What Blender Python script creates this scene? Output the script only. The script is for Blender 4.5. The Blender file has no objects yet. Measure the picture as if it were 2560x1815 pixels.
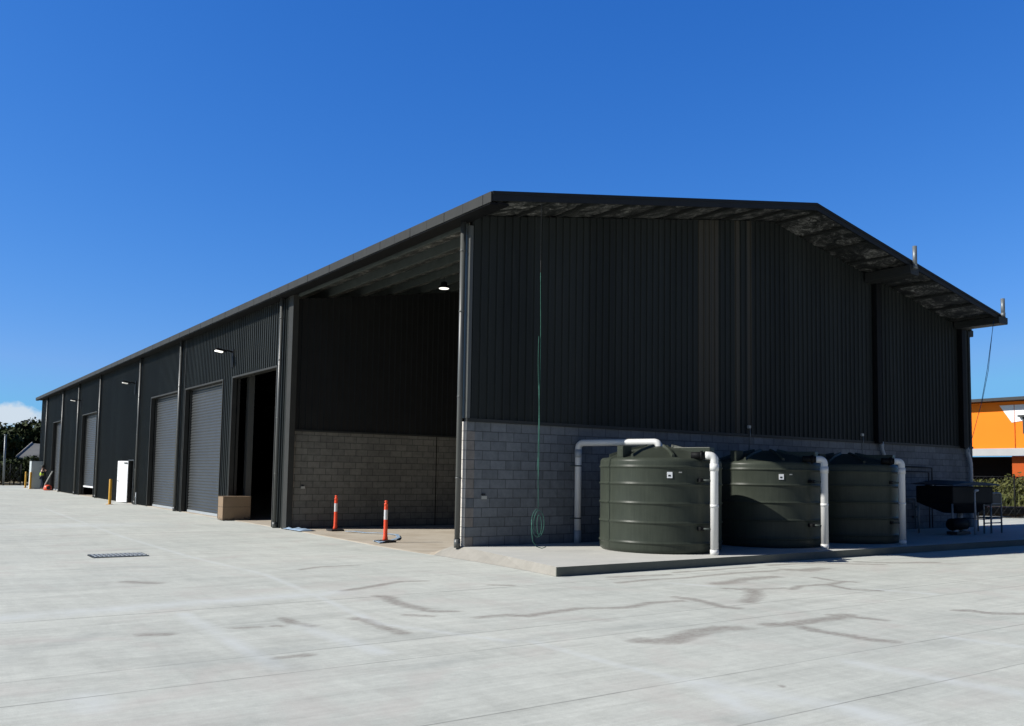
import bpy, bmesh, math, random
import numpy as np
from mathutils import Vector, Matrix
random.seed(7); RNG=np.random.RandomState(5)
sc=bpy.context.scene; COL=sc.collection
R=math.radians
# ------------------------------------------------------------------ materials
def nt(name):
    m=bpy.data.materials.new(name); m.use_nodes=True
    return m,m.node_tree.nodes,m.node_tree.links,m.node_tree.nodes['Principled BSDF']
def sset(b,k,v):
    if k in b.inputs: b.inputs[k].default_value=v
def mixc(N,L,fac,a,b,mode='MIX'):
    n=N.new('ShaderNodeMix'); n.data_type='RGBA'; n.blend_type=mode
    for sock,v in ((n.inputs[0],fac),(n.inputs[6],a),(n.inputs[7],b)):
        if hasattr(v,'links'): L.new(v,sock)
        elif isinstance(v,(int,float)): sock.default_value=v
        else: sock.default_value=(*v,1)
    return n.outputs[2]
def noise(N,L,co,scale,detail=4,rough=.55,dist=0,vec=None):
    n=N.new('ShaderNodeTexNoise'); n.inputs['Scale'].default_value=scale
    n.inputs['Detail'].default_value=detail; n.inputs['Roughness'].default_value=rough
    n.inputs['Distortion'].default_value=dist
    if vec:
        mp=N.new('ShaderNodeMapping'); mp.inputs['Scale'].default_value=vec; L.new(co,mp.inputs[0]); co=mp.outputs[0]
    L.new(co,n.inputs['Vector']); return n.outputs['Fac']
def ramp(N,L,v,stops):
    n=N.new('ShaderNodeValToRGB'); e=n.color_ramp.elements
    while len(e)<len(stops): e.new(.5)
    for i,(p,c) in enumerate(stops):
        e[i].position=p; e[i].color=(c,c,c,1) if isinstance(c,(int,float)) else (*c,1)
    L.new(v,n.inputs[0]); return n.outputs[0]
def math_(N,L,op,a,b=0.,clamp=False):
    n=N.new('ShaderNodeMath'); n.operation=op; n.use_clamp=clamp
    for s,v in ((n.inputs[0],a),(n.inputs[1],b)):
        if hasattr(v,'links'): L.new(v,s)
        else: s.default_value=v
    return n.outputs[0]
def bump(N,L,b,h,strength=.3,dist=.01):
    n=N.new('ShaderNodeBump'); n.inputs['Strength'].default_value=strength; n.inputs['Distance'].default_value=dist
    L.new(h,n.inputs['Height']); L.new(n.outputs[0],b.inputs['Normal'])
def coords(N): return N.new('ShaderNodeTexCoord').outputs['Object']
def simple(name,col,rough=.5,metal=0,var=.15,scale=3,spec=.5,bumps=0,vec=None):
    m,N,L,b=nt(name); co=coords(N)
    f=noise(N,L,co,scale,5,.6,0,vec)
    d=tuple(c*(1-var) for c in col); u=tuple(min(1,c*(1+var)) for c in col)
    L.new(mixc(N,L,ramp(N,L,f,[(.3,0),(.7,1)]),d,u),b.inputs['Base Color'])
    sset(b,'Roughness',rough); sset(b,'Metallic',metal); sset(b,'Specular IOR Level',spec)
    if bumps: bump(N,L,b,noise(N,L,co,scale*8,3),bumps,.01)
    return m
M={}
def mat_clad(name,col,rough,spec):
    m,N,L,b=nt(name); co=coords(N); sx=N.new('ShaderNodeSeparateXYZ'); L.new(co,sx.inputs[0])
    u=math_(N,L,'FLOOR',math_(N,L,'DIVIDE',math_(N,L,'ADD',sx.outputs[0],sx.outputs[1]),.8))
    wn=N.new('ShaderNodeTexWhiteNoise'); wn.noise_dimensions='1D'; L.new(u,wn.inputs['W'])
    c=mixc(N,L,ramp(N,L,noise(N,L,co,1.3,5,.6,0,(1,1,.25)),[(.3,0),(.7,1)]),tuple(v*.9 for v in col),tuple(v*1.1 for v in col))
    c=mixc(N,L,1.,c,ramp(N,L,wn.outputs['Value'],[(0,.86),(1,1.14)]),'MULTIPLY')
    # a few browner vertical strips on the gable
    g=None
    for a,e in ((6.86,7.10),(7.16,7.30),(7.36,7.62),(8.24,8.44),(8.72,8.88)):
        v=math_(N,L,'MULTIPLY',math_(N,L,'GREATER_THAN',sx.outputs[0],a),math_(N,L,'LESS_THAN',sx.outputs[0],e)); g=v if g is None else math_(N,L,'MAXIMUM',g,v)
    g=math_(N,L,'MULTIPLY',g,math_(N,L,'LESS_THAN',sx.outputs[1],.05))
    c=mixc(N,L,math_(N,L,'MULTIPLY',g,.75),c,(.075,.068,.054))
    st=noise(N,L,co,5,4,.6,0,(1,1,.12)); c=mixc(N,L,math_(N,L,'MULTIPLY',ramp(N,L,st,[(.6,0),(.8,1)]),.12),c,(.10,.10,.09))
    L.new(c,b.inputs['Base Color']); sset(b,'Roughness',rough); sset(b,'Specular IOR Level',spec); return m
M['clad']=mat_clad('charcoal_cladding',(.024,.0275,.026),.5,.14)
M['clad_in']=simple('charcoal_cladding_inner_shaded',(.017,.018,.018),.5,0,.1,1.5,.22)  # darker copy of the cladding: interior dimness put into its colour
M['trim']=simple('charcoal_flashing',(.036,.038,.036),.5,0,.1,2,.2)
M['barge']=simple('barge_flashing',(.020,.022,.024),.5,0,.06,2,.15)
M['cap']=simple('gutter_cap',(.042,.042,.038),.6,0,.1,2,.15)
M['pipe_dark']=simple('charcoal_pipe',(.085,.088,.082),.4,0,.12,2,.5,0,(1,1,.3))
M['roller']=simple('roller_steel',(.045,.048,.049),.42,0,.12,.8,.28)
M['galv']=simple('galvanised',(.07,.082,.077),.6,.1,.15,3,.2)
M['pvc']=simple('white_pvc',(.66,.66,.64),.35,0,.03,3,.5)
M['pvc_grey']=simple('grey_pvc',(.34,.37,.39),.4,0,.06,3,.5)
M['white']=simple('white_paint',(.82,.83,.83),.4,0,.03,2,.4)
M['cabinet']=simple('pale_grey_steel',(.50,.54,.53),.5,0,.05,1.5,.4)
M['yellow']=simple('yellow_paint',(.62,.33,.03),.45,0,.15,6,.4)
M['orange_plastic']=simple('orange_plastic',(.80,.085,.03),.4,0,.12,6,.4)
M['reflective']=simple('reflective_tape',(.60,.59,.59),.45,0,.06,10,.6)
M['rubber']=simple('black_rubber',(.03,.03,.032),.7,0,.2,8,.3)
M['blackpl']=simple('black_plastic',(.008,.0085,.009),.6,0,.2,4,.12)
M['darksteel']=simple('dark_steel',(.025,.027,.028),.55,.1,.2,4,.5)
M['frame']=simple('galv_tube',(.17,.19,.20),.45,.3,.1,4,.5)
M['rope_g']=simple('green_rope',(.05,.15,.115),.8,0,.3,30,.2)
M['rope_d']=simple('dark_rope',(.07,.07,.065),.8,0,.3,30,.2)
M['rope_b']=simple('blue_rope',(.03,.09,.17),.8,0,.2,20,.2)
M['bag']=simple('blue_strap',(.28,.38,.50),.6,0,.3,12,.3)
M['hole']=simple('dark_void',(.006,.006,.007),.9,0,.1,1,.1)
M['orange_w']=simple('orange_wall',(.92,.215,.008),.6,0,.03,.3,.2)
M['orange_d']=simple('rust_wall',(.42,.075,.01),.65,0,.1,.6,.2)
M['white_w']=simple('white_wall',(.80,.80,.79),.6,0,.02,.3,.2)
M['greyband']=simple('grey_band',(.40,.41,.41),.6,0,.06,.6,.2)
M['roofgrey']=simple('grey_roofing',(.20,.20,.18),.6,0,.12,.8,.3)
M['skin']=simple('skin',(.45,.27,.19),.6,0,.05,8)
M['vest']=simple('hi_vis_yellow',(.60,.80,.10),.7,0,.06,8,.2)
M['navy']=simple('navy_cloth',(.03,.04,.06),.8,0,.15,12,.2)
M['hair']=simple('dark_hair',(.02,.015,.012),.7,0,.2,20)
M['bark']=simple('bark',(.10,.075,.05),.9,0,.3,6,.1,.4)
M['gal_box']=simple('cream_box',(.42,.42,.38),.5,0,.05,8)
def emit(name,col,s):
    m,N,L,b=nt(name); sset(b,'Base Color',(*col,1)); b.inputs['Emission Color'].default_value=(*col,1); b.inputs['Emission Strength'].default_value=s; return m
M['lamp']=emit('lamp_glass',(1,.96,.88),1.2)
M['lamp_dim']=emit('lamp_glass_dim',(1,.96,.88),.3)

def mat_block(name,c1,c2,mortar,coordsel):
    m,N,L,b=nt(name); co=coords(N)
    sx=N.new('ShaderNodeSeparateXYZ'); L.new(co,sx.inputs[0])
    cb=N.new('ShaderNodeCombineXYZ'); L.new(sx.outputs[coordsel],cb.inputs[0]); L.new(sx.outputs[2],cb.inputs[1])
    br=N.new('ShaderNodeTexBrick'); L.new(cb.outputs[0],br.inputs['Vector'])
    br.inputs['Scale'].default_value=1; br.inputs['Brick Width'].default_value=.4; br.inputs['Row Height'].default_value=.2
    br.inputs['Mortar Size'].default_value=.0085; br.inputs['Mortar Smooth'].default_value=.3; br.offset=.5
    br.inputs['Color1'].default_value=(*c1,1); br.inputs['Color2'].default_value=(*c2,1); br.inputs['Mortar'].default_value=(*mortar,1)
    br.inputs['Bias'].default_value=-.1
    f=noise(N,L,co,7,6,.7); g=noise(N,L,co,.5,3)
    q=N.new('ShaderNodeTexWhiteNoise'); q.noise_dimensions='1D'; rw=math_(N,L,'FLOOR',math_(N,L,'DIVIDE',sx.outputs[2],.2)); L.new(rw,q.inputs['W'])
    qm=math_(N,L,'MULTIPLY',math_(N,L,'MULTIPLY',math_(N,L,'LESS_THAN',sx.outputs[0],.2),math_(N,L,'GREATER_THAN',q.outputs['Value'],.35)),.55)
    qm=math_(N,L,'MULTIPLY',qm,math_(N,L,'SUBTRACT',1.,br.outputs['Fac']))
    c0=mixc(N,L,qm,br.outputs['Color'],(.30,.25,.20))
    c=mixc(N,L,1.,c0,ramp(N,L,f,[(.3,.80),(.7,1.15)]),'MULTIPLY')
    c=mixc(N,L,1.,c,ramp(N,L,g,[(.35,.85),(.65,1.1)]),'MULTIPLY')
    L.new(c,b.inputs['Base Color']); sset(b,'Roughness',.9); sset(b,'Specular IOR Level',.2)
    h=math_(N,L,'SUBTRACT',math_(N,L,'MULTIPLY',noise(N,L,co,60,3),.15),br.outputs['Fac'])
    bump(N,L,b,h,.7,.012); return m
M['block']=mat_block('grey_blockwork',(.185,.20,.21),(.135,.147,.156),(.085,.09,.095),0)
M['block_in']=mat_block('grey_blockwork_inner',(.19,.185,.16),(.15,.148,.13),(.07,.07,.065),0)
M['block_end']=simple('pale_block_end',(.62,.58,.52),.9,0,.12,6,.2,.3)  # pale copy of the block: sun on the wall end put into its colour

def mat_yard():
    m,N,L,b=nt('brushed_concrete'); co=coords(N)
    base=0
    n1=noise(N,L,co,.25,4,.6); n2=noise(N,L,co,1.6,6,.7,.6,(.35,1.6,1)); n3=noise(N,L,co,9,6,.8); n4=noise(N,L,co,150,3,.7)
    n5=noise(N,L,co,2.2,6,.7,.4,(1.5,.28,1))
    c=mixc(N,L,ramp(N,L,n1,[(.35,0),(.65,1)]),(.50,.518,.475),(.565,.578,.525))
    c=mixc(N,L,1.,c,ramp(N,L,n2,[(.25,.84),(.5,1.),(.75,1.10)]),'MULTIPLY')
    c=mixc(N,L,1.,c,ramp(N,L,n5,[(.25,.89),(.5,1.),(.75,1.07)]),'MULTIPLY')
    c=mixc(N,L,1.,c,ramp(N,L,n3,[(.25,.89),(.75,1.09)]),'MULTIPLY')
    c=mixc(N,L,1.,c,ramp(N,L,n4,[(.3,.88),(.7,1.12)]),'MULTIPLY')
    n6=noise(N,L,co,7,5,.7,.3,(.12,2.4,1)); n7=noise(N,L,co,30,4,.8)
    c=mixc(N,L,1.,c,ramp(N,L,n6,[(.3,.92),(.7,1.06)]),'MULTIPLY')
    c=mixc(N,L,1.,c,ramp(N,L,n7,[(.22,.80),(.32,1.)]),'MULTIPLY')
    pk=noise(N,L,co,.7,4,.6,1.)
    c=mixc(N,L,math_(N,L,'MULTIPLY',ramp(N,L,pk,[(.52,0),(.68,1)]),.35),c,(.50,.455,.42))
    at=N.new('ShaderNodeAttribute'); at.attribute_name='stain'
    at2=N.new('ShaderNodeAttribute'); at2.attribute_name='pale'
    nb=noise(N,L,co,5,7,.8,.5,(.45,2.2,1))
    s=math_(N,L,'ADD',at.outputs['Fac'],math_(N,L,'MULTIPLY',math_(N,L,'SUBTRACT',nb,.5),2.0))
    s=ramp(N,L,s,[(.22,0),(.80,1)])
    s=math_(N,L,'MULTIPLY',s,ramp(N,L,noise(N,L,co,14,5,.8),[(.25,.35),(.6,.95)]))
    s=math_(N,L,'MULTIPLY',s,ramp(N,L,at.outputs['Fac'],[(.01,0),(.35,1)]))
    c=mixc(N,L,math_(N,L,'MULTIPLY',s,.72),c,(.20,.17,.15))
    p=math_(N,L,'MULTIPLY',at2.outputs['Fac'],ramp(N,L,noise(N,L,co,3,5,.7),[(.3,.2),(.65,.85)]))
    c=mixc(N,L,p,c,(.60,.63,.62))
    at3=N.new('ShaderNodeAttribute'); at3.attribute_name='dark'
    c=mixc(N,L,math_(N,L,'MULTIPLY',at3.outputs['Fac'],ramp(N,L,noise(N,L,co,2,5,.7),[(.35,0),(.7,.5)])),c,(.28,.30,.29))
    # saw joints (world lines of constant Y / X)
    sx=N.new('ShaderNodeSeparateXYZ'); L.new(co,sx.inputs[0])
    wob=math_(N,L,'MULTIPLY',math_(N,L,'SUBTRACT',noise(N,L,co,.6,3),.5),.05)
    yy=math_(N,L,'ADD',sx.outputs[1],wob)
    tot=None
    for y0,w,a in ((9.75,.045,.85),(-4.78,.026,.7),(-7.75,.020,.6),(-8.55,.020,.6),(-10.48,.017,.6),(-11.6,.017,.6),(20,.04,.5),(30,.05,.4),(1.9,.015,.18),(-.5,.016,.25)):
        d=math_(N,L,'ABSOLUTE',math_(N,L,'SUBTRACT',yy,y0))
        v=math_(N,L,'MULTIPLY',math_(N,L,'LESS_THAN',d,w/2),a)
        tot=v if tot is None else math_(N,L,'MAXIMUM',tot,v)
    tot=math_(N,L,'MULTIPLY',tot,ramp(N,L,noise(N,L,co,1.1,4,.7),[(.3,.3),(.6,1)]))
    c=mixc(N,L,tot,c,(.13,.13,.12))
    L.new(c,b.inputs['Base Color']); sset(b,'Roughness',.85); sset(b,'Specular IOR Level',.25)
    h=math_(N,L,'ADD',math_(N,L,'MULTIPLY',n4,.5),n3); bump(N,L,b,h,.25,.006)
    return m
M['yard']=mat_yard()
def mat_conc(name,a,c_,sc_=1.):
    m,N,L,b=nt(name); co=coords(N)
    n1=noise(N,L,co,.8*sc_,5,.65); n2=noise(N,L,co,12,6,.8); n3=noise(N,L,co,2,5,.7,.5,(.4,1.6,1))
    c=mixc(N,L,ramp(N,L,n1,[(.35,0),(.65,1)]),a,c_)
    c=mixc(N,L,1.,c,ramp(N,L,n2,[(.25,.92),(.75,1.06)]),'MULTIPLY')
    c=mixc(N,L,1.,c,ramp(N,L,n3,[(.25,.92),(.75,1.06)]),'MULTIPLY')
    L.new(c,b.inputs['Base Color']); sset(b,'Roughness',.85); sset(b,'Specular IOR Level',.25)
    bump(N,L,b,n2,.2,.006); return m
M['slab']=mat_conc('slab_concrete',(.50,.50,.465),(.555,.545,.50))
M['ramp']=mat_conc('beige_concrete_dimmed',(.29,.275,.24),(.35,.33,.29))  # beige concrete, colour darkened to offset the sun on its slope
M['kerbface']=mat_conc('kerb_concrete_shaded',(.12,.13,.11),(.16,.165,.14))  # dark copy of the slab concrete: shade of the front face put into its colour
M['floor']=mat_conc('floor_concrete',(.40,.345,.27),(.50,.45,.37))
M['earth']=mat_conc('earth',(.16,.13,.085),(.22,.19,.12),.3)
def mat_foil():
    m,N,L,b=nt('roof_insulation_foil'); co=coords(N)
    n=noise(N,L,co,1.6,5,.7,1.2,(1,1.,1)); n2=noise(N,L,co,5,5,.75,2.)
    f=math_(N,L,'MULTIPLY',ramp(N,L,n,[(.46,0),(.62,1)]),ramp(N,L,n2,[(.46,.08),(.62,1)]))
    L.new(mixc(N,L,f,(.025,.028,.026),(.60,.59,.54)),b.inputs['Base Color'])
    sset(b,'Roughness',.45); sset(b,'Metallic',.1)
    bump(N,L,b,n2,.9,.05); return m
M['foil']=mat_foil()
def mat_tank():
    m,N,L,b=nt('tank_green_plastic'); co=coords(N)
    n=noise(N,L,co,2.2,5,.65); n2=noise(N,L,co,26,4,.6,0,(1,1,.06)); n3=noise(N,L,co,2.6,6,.8,2.,(1,1,3))
    c=mixc(N,L,ramp(N,L,n,[(.3,0),(.7,1)]),(.039,.046,.036),(.050,.058,.045))
    c=mixc(N,L,1.,c,ramp(N,L,n2,[(.3,.88),(.7,1.1)]),'MULTIPLY')
    c=mixc(N,L,ramp(N,L,n3,[(.66,0),(.78,.2)]),c,(.19,.20,.16))
    L.new(c,b.inputs['Base Color']); sset(b,'Roughness',.34); sset(b,'Specular IOR Level',.12)
    bump(N,L,b,n3,.1,.01); return m
M['tank']=mat_tank()
def mat_leaf(name,a,b_):
    m,N,L,b=nt(name); g=N.new('ShaderNodeNewGeometry'); co=coords(N)
    n=noise(N,L,co,.45,3); n2=noise(N,L,co,3,2)
    c=mixc(N,L,ramp(N,L,n,[(.35,0),(.65,1)]),a,b_)
    c=mixc(N,L,1.,c,ramp(N,L,n2,[(.3,.6),(.7,1.4)]),'MULTIPLY')
    L.new(c,b.inputs['Base Color']); sset(b,'Roughness',.7); sset(b,'Specular IOR Level',.15); return m
M['leaf']=mat_leaf('leaf_dark',(.022,.036,.012),(.045,.06,.018))
M['leaf_l']=mat_leaf('leaf_scrub',(.06,.072,.02),(.13,.125,.04))
M['leaf_m']=mat_leaf('leaf_mid',(.05,.065,.02),(.085,.09,.03))
def mat_card():
    m,N,L,b=nt('cardboard'); co=coords(N)
    n=noise(N,L,co,3,4)
    c=mixc(N,L,n,(.20,.135,.08),(.28,.20,.125))
    sx=N.new('ShaderNodeSeparateXYZ'); L.new(co,sx.inputs[0])
    d=math_(N,L,'ABSOLUTE',math_(N,L,'SUBTRACT',sx.outputs[2],.45))
    l=math_(N,L,'LESS_THAN',math_(N,L,'ADD',d,math_(N,L,'MULTIPLY',noise(N,L,co,14,4),.05)),.035)
    d2=math_(N,L,'LESS_THAN',math_(N,L,'ADD',sx.outputs[2],math_(N,L,'MULTIPLY',noise(N,L,co,11,3),.3)),.20)
    l=math_(N,L,'MAXIMUM',l,d2)
    c=mixc(N,L,math_(N,L,'MULTIPLY',l,.55),c,(.03,.025,.02))
    L.new(c,b.inputs['Base Color']); sset(b,'Roughness',.85); return m
M['card']=mat_card()
# ------------------------------------------------------------------ mesh helpers
def link(o,parent=None):
    COL.objects.link(o)
    if parent: o.parent=parent
    return o
def tag(o,label=None,cat=None,group=None,kind=None):
    if label: o['label']=label
    if cat: o['category']=cat
    if group: o['group']=group
    if kind: o['kind']=kind
    return o
def empty(name,loc,rz=0,**k):
    o=bpy.data.objects.new(name,None); o.location=loc; o.rotation_euler=(0,0,rz); o.empty_display_size=.2
    COL.objects.link(o); return tag(o,**k)
class MB:
    def __init__(s): s.v=[]; s.f=[]; s.sm=[]
    def add(s,vs,fs,smooth=False):
        k=len(s.v); s.v+= [tuple(v) for v in vs]; s.f+=[tuple(i+k for i in f) for f in fs]; s.sm+=[smooth]*len(fs); return s
    def box(s,x0,x1,y0,y1,z0,z1):
        v=[(x,y,z) for z in(z0,z1) for y in(y0,y1) for x in(x0,x1)]
        return s.add(v,[(0,2,3,1),(4,5,7,6),(0,1,5,4),(2,6,7,3),(0,4,6,2),(1,3,7,5)])
    def prism(s,poly,axis,a,b):
        n=len(poly)
        def P(p,t):
            if axis==0: return (t,p[0],p[1])
            if axis==1: return (p[0],t,p[1])
            return (p[0],p[1],t)
        v=[P(p,a) for p in poly]+[P(p,b) for p in poly]
        return s.add(v,[tuple(range(n))[::-1],tuple(range(n,2*n))]+[(i,(i+1)%n,n+(i+1)%n,n+i) for i in range(n)])
    def tube(s,pts,r,seg=12,cap=True,radii=None):
        pts=[Vector(p) for p in pts]; rings=[]
        prev=None
        for i,p in enumerate(pts):
            if i==0: d=pts[1]-p
            elif i==len(pts)-1: d=p-pts[i-1]
            else: d=(pts[i+1]-p).normalized()+(p-pts[i-1]).normalized()
            d.normalize()
            a=prev if prev is not None else (Vector((0,0,1)) if abs(d.z)<.9 else Vector((1,0,0)))
            u=(a-d*a.dot(d)).normalized(); w=d.cross(u); prev=u
            rr=radii[i] if radii else r
            rings.append([p+u*rr*math.cos(t)+w*rr*math.sin(t) for t in [2*math.pi*j/seg for j in range(seg)]])
        v=[q for g in rings for q in g]; f=[]
        for i in range(len(rings)-1):
            for j in range(seg): f.append((i*seg+j,i*seg+(j+1)%seg,(i+1)*seg+(j+1)%seg,(i+1)*seg+j))
        s.add(v,f,True)
        if cap:
            k=len(s.v)-len(v); s.f+=[tuple(k+j for j in range(seg))[::-1],tuple(k+len(v)-seg+j for j in range(seg))]; s.sm+=[False]*2
        return s
    def lathe(s,prof,c=(0,0),seg=48,closed_top=True):
        v=[];f=[]
        for r,z in prof:
            for j in range(seg):
                t=2*math.pi*j/seg; v.append((c[0]+r*math.cos(t),c[1]+r*math.sin(t),z))
        n=len(prof)
        for i in range(n-1):
            for j in range(seg): f.append((i*seg+j,i*seg+(j+1)%seg,(i+1)*seg+(j+1)%seg,(i+1)*seg+j))
        return s.add(v,f,True)
    def build(s,name,mat,parent=None,bevel=0,loc=None):
        me=bpy.data.meshes.new(name); me.from_pydata(s.v,[],s.f)
        me.polygons.foreach_set('use_smooth',s.sm); me.materials.append(mat)
        bm=bmesh.new(); bm.from_mesh(me); bmesh.ops.recalc_face_normals(bm,faces=bm.faces); bm.to_mesh(me); bm.free()
        o=bpy.data.objects.new(name,me); link(o,parent)
        if loc: o.location=loc
        if bevel:
            b=o.modifiers.new('bevel','BEVEL'); b.width=bevel; b.segments=2; b.limit_method='ANGLE'
        return o
def elbow(a,b,c,r,n=6):
    """points of a rounded bend at b"""
    a,b,c=Vector(a),Vector(b),Vector(c); p=b+(a-b).normalized()*r; q=b+(c-b).normalized()*r
    return [ (p*(1-t)**2+b*2*t*(1-t)+q*t*t) for t in [i/n for i in range(n+1)]]
# ------------------------------------------------------------------ camera maths (fit to the photograph)
CAM=Vector((-9.82272638,-15.76950284,1.52405545))
CR=Vector((0.82032505,-0.5716819,0.01570424)); CU=Vector((-0.05567464,-0.05249967,0.99706776)); CF=Vector((0.56918112,0.81879399,0.07489498))
FPX,CY0=2225.636,1016.766
cd=bpy.data.cameras.new('camera'); cam=bpy.data.objects.new('camera',cd); COL.objects.link(cam)
mw=Matrix.Identity(4)
for i in range(3): mw[i][0]=CR[i]; mw[i][1]=CU[i]; mw[i][2]=-CF[i]; mw[i][3]=CAM[i]
cam.matrix_world=mw; cd.sensor_width=36; cd.lens=FPX/2560*36; cd.shift_y=(CY0-907.5)/2560
cd.clip_end=3000; cd.clip_start=.1; sc.camera=cam
# ------------------------------------------------------------------ light and sky
SUN=Vector((-1.30,.50,1)).normalized(); elev=math.asin(SUN.z); az=math.atan2(SUN.x,SUN.y)
w=bpy.data.worlds.new('World'); sc.world=w; w.use_nodes=True
N,L=w.node_tree.nodes,w.node_tree.links; bg=N['Background']
sky=N.new('ShaderNodeTexSky'); sky.sky_type='NISHITA'; sky.sun_disc=False; sky.sun_elevation=elev; sky.sun_rotation=az
sky.air_density=1.0; sky.dust_density=.2; sky.ozone_density=5.0; sky.altitude=0
hs=N.new('ShaderNodeHueSaturation'); hs.inputs['Saturation'].default_value=1.0; L.new(sky.outputs[0],hs.inputs['Color'])
tc=N.new('ShaderNodeTexCoord').outputs['Generated']
# one small cumulus low on the far left horizon
sp=N.new('ShaderNodeSeparateXYZ'); L.new(tc,sp.inputs[0])
tc_z=sp.outputs[2]
azn=math_(N,L,'ARCTAN2',sp.outputs[0],sp.outputs[1])
def cloud(a0,e0,wa,we,thr):
    nn=noise(N,L,tc,38,8,.62,.2)
    da=math_(N,L,'POWER',math_(N,L,'DIVIDE',math_(N,L,'SUBTRACT',azn,a0),wa),2)
    de=math_(N,L,'POWER',math_(N,L,'DIVIDE',math_(N,L,'SUBTRACT',sp.outputs[2],e0),we),2)
    d=math_(N,L,'ADD',da,de)
    v=math_(N,L,'SUBTRACT',math_(N,L,'ADD',1.,math_(N,L,'MULTIPLY',math_(N,L,'SUBTRACT',nn,.5),2.2)),d)
    return ramp(N,L,v,[(thr,0),(thr+.45,1)])
CLOUD=(0.098,0.047)   # azimuth, sine of elevation
c1=cloud(CLOUD[0],CLOUD[1],.042,.017,.25)
sr=N.new('ShaderNodeSeparateColor'); L.new(hs.outputs[0],sr.inputs[0]); cc=N.new('ShaderNodeCombineColor')
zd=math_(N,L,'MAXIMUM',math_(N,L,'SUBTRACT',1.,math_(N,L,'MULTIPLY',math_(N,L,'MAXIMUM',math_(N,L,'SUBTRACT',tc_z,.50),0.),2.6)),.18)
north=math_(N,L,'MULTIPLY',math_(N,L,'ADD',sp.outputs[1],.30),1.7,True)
zd=math_(N,L,'MULTIPLY',zd,math_(N,L,'ADD',math_(N,L,'MULTIPLY',north,.60),.40))  # sky dimmed overhead and behind the view, added to cut fill light
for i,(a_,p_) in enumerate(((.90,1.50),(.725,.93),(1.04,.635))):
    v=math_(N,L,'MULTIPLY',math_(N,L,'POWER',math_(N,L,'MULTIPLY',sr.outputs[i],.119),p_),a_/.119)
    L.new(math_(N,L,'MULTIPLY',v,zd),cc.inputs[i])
skc=mixc(N,L,1.,cc.outputs[0],(1.55,4.1,7.2),'DARKEN')
cl=mixc(N,L,math_(N,L,'MULTIPLY',c1,.80),skc,(6.2,6.6,7.0))
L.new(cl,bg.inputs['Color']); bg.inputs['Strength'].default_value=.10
sl=bpy.data.lights.new('sun','SUN'); sl.energy=5.0; sl.angle=R(.55); sl.color=(1,.965,.90)
so=bpy.data.objects.new('sun',sl); COL.objects.link(so); so.rotation_euler=SUN.to_track_quat('Z','Y').to_euler(); so.location=(-40,10,40)
sc.view_settings.view_transform='Standard'; sc.view_settings.look='None'; sc.view_settings.exposure=.25; sc.view_settings.gamma=1
# ------------------------------------------------------------------ ground
def pray(px,py,z):
    d=CF+CR*((px-1280)/FPX)-CU*((py-CY0)/FPX); t=(z-CAM.z)/d.z; p=CAM+d*t; return (p.x,p.y)
def sstep(t):
    t=np.clip(t,0,1); return t*t*(3-2*t)
def zy(x,y):
    b=-.155-.088*sstep((y+3.6)/7.0)
    return b-.35*sstep((x-16.5)/9.)
def xedge(y):
    return np.interp(y,[-4.06,.7,10,70],[-.74,-.32,-.02,-.04])
xs=np.concatenate([np.array([-500,-300,-180,-120,-80,-60,-45,-35,-28,-22,-18,-15,-13.]),np.arange(-12,14.5,.065),np.arange(15,52,1.),[56,60]])
ys=np.concatenate([np.array([-200,-100,-60,-40,-30,-24,-20,-17,-15.]),np.arange(-14,5,.065),np.arange(5.2,12,.25),np.arange(12.5,76,1.5)])
Xg,Yg=np.meshgrid(xs,ys); Zg=zy(Xg,Yg)
inside=(Xg>xedge(Yg)+.12)&(Yg>-3.9)&(Xg<19.9)&(Yg<64.6); Zg=np.where(inside,-.62,Zg)
nx,ny=len(xs),len(ys)
co=np.stack([Xg,Yg,Zg],-1).reshape(-1,3)
ii=np.arange(nx*ny).reshape(ny,nx); q=np.stack([ii[:-1,:-1],ii[:-1,1:],ii[1:,1:],ii[1:,:-1]],-1).reshape(-1,4)
me=bpy.data.meshes.new('yard'); me.vertices.add(len(co)); me.vertices.foreach_set('co',co.ravel())
me.loops.add(q.size); me.loops.foreach_set('vertex_index',q.ravel()); me.polygons.add(len(q))
me.polygons.foreach_set('loop_start',np.arange(0,q.size,4)); me.update(calc_edges=True); me.materials.append(M['yard'])
yard=bpy.data.objects.new('yard',me); link(yard); tag(yard,kind='structure')
def field(polys,ox,oy,s=1.79):
    out=np.zeros(len(co))
    for wd,pts in polys:
        P=[pray(ox+x/s,oy+y/s,-.17) for x,y in pts]
        for (a,b) in zip(P[:-1],P[1:]):
            a=np.array(a);b=np.array(b); m=(co[:,0]>min(a[0],b[0])-1)&(co[:,0]<max(a[0],b[0])+1)&(co[:,1]>min(a[1],b[1])-1)&(co[:,1]<max(a[1],b[1])+1)
            p=co[m,:2]; d=b-a; t=np.clip(((p-a)@d)/max(d@d,1e-9),0,1); dist=np.linalg.norm(p-(a+t[:,None]*d),axis=1)
            out[m]=np.maximum(out[m],np.clip(1-dist/(wd*.85),0,1)**.9)
    return out
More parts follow.
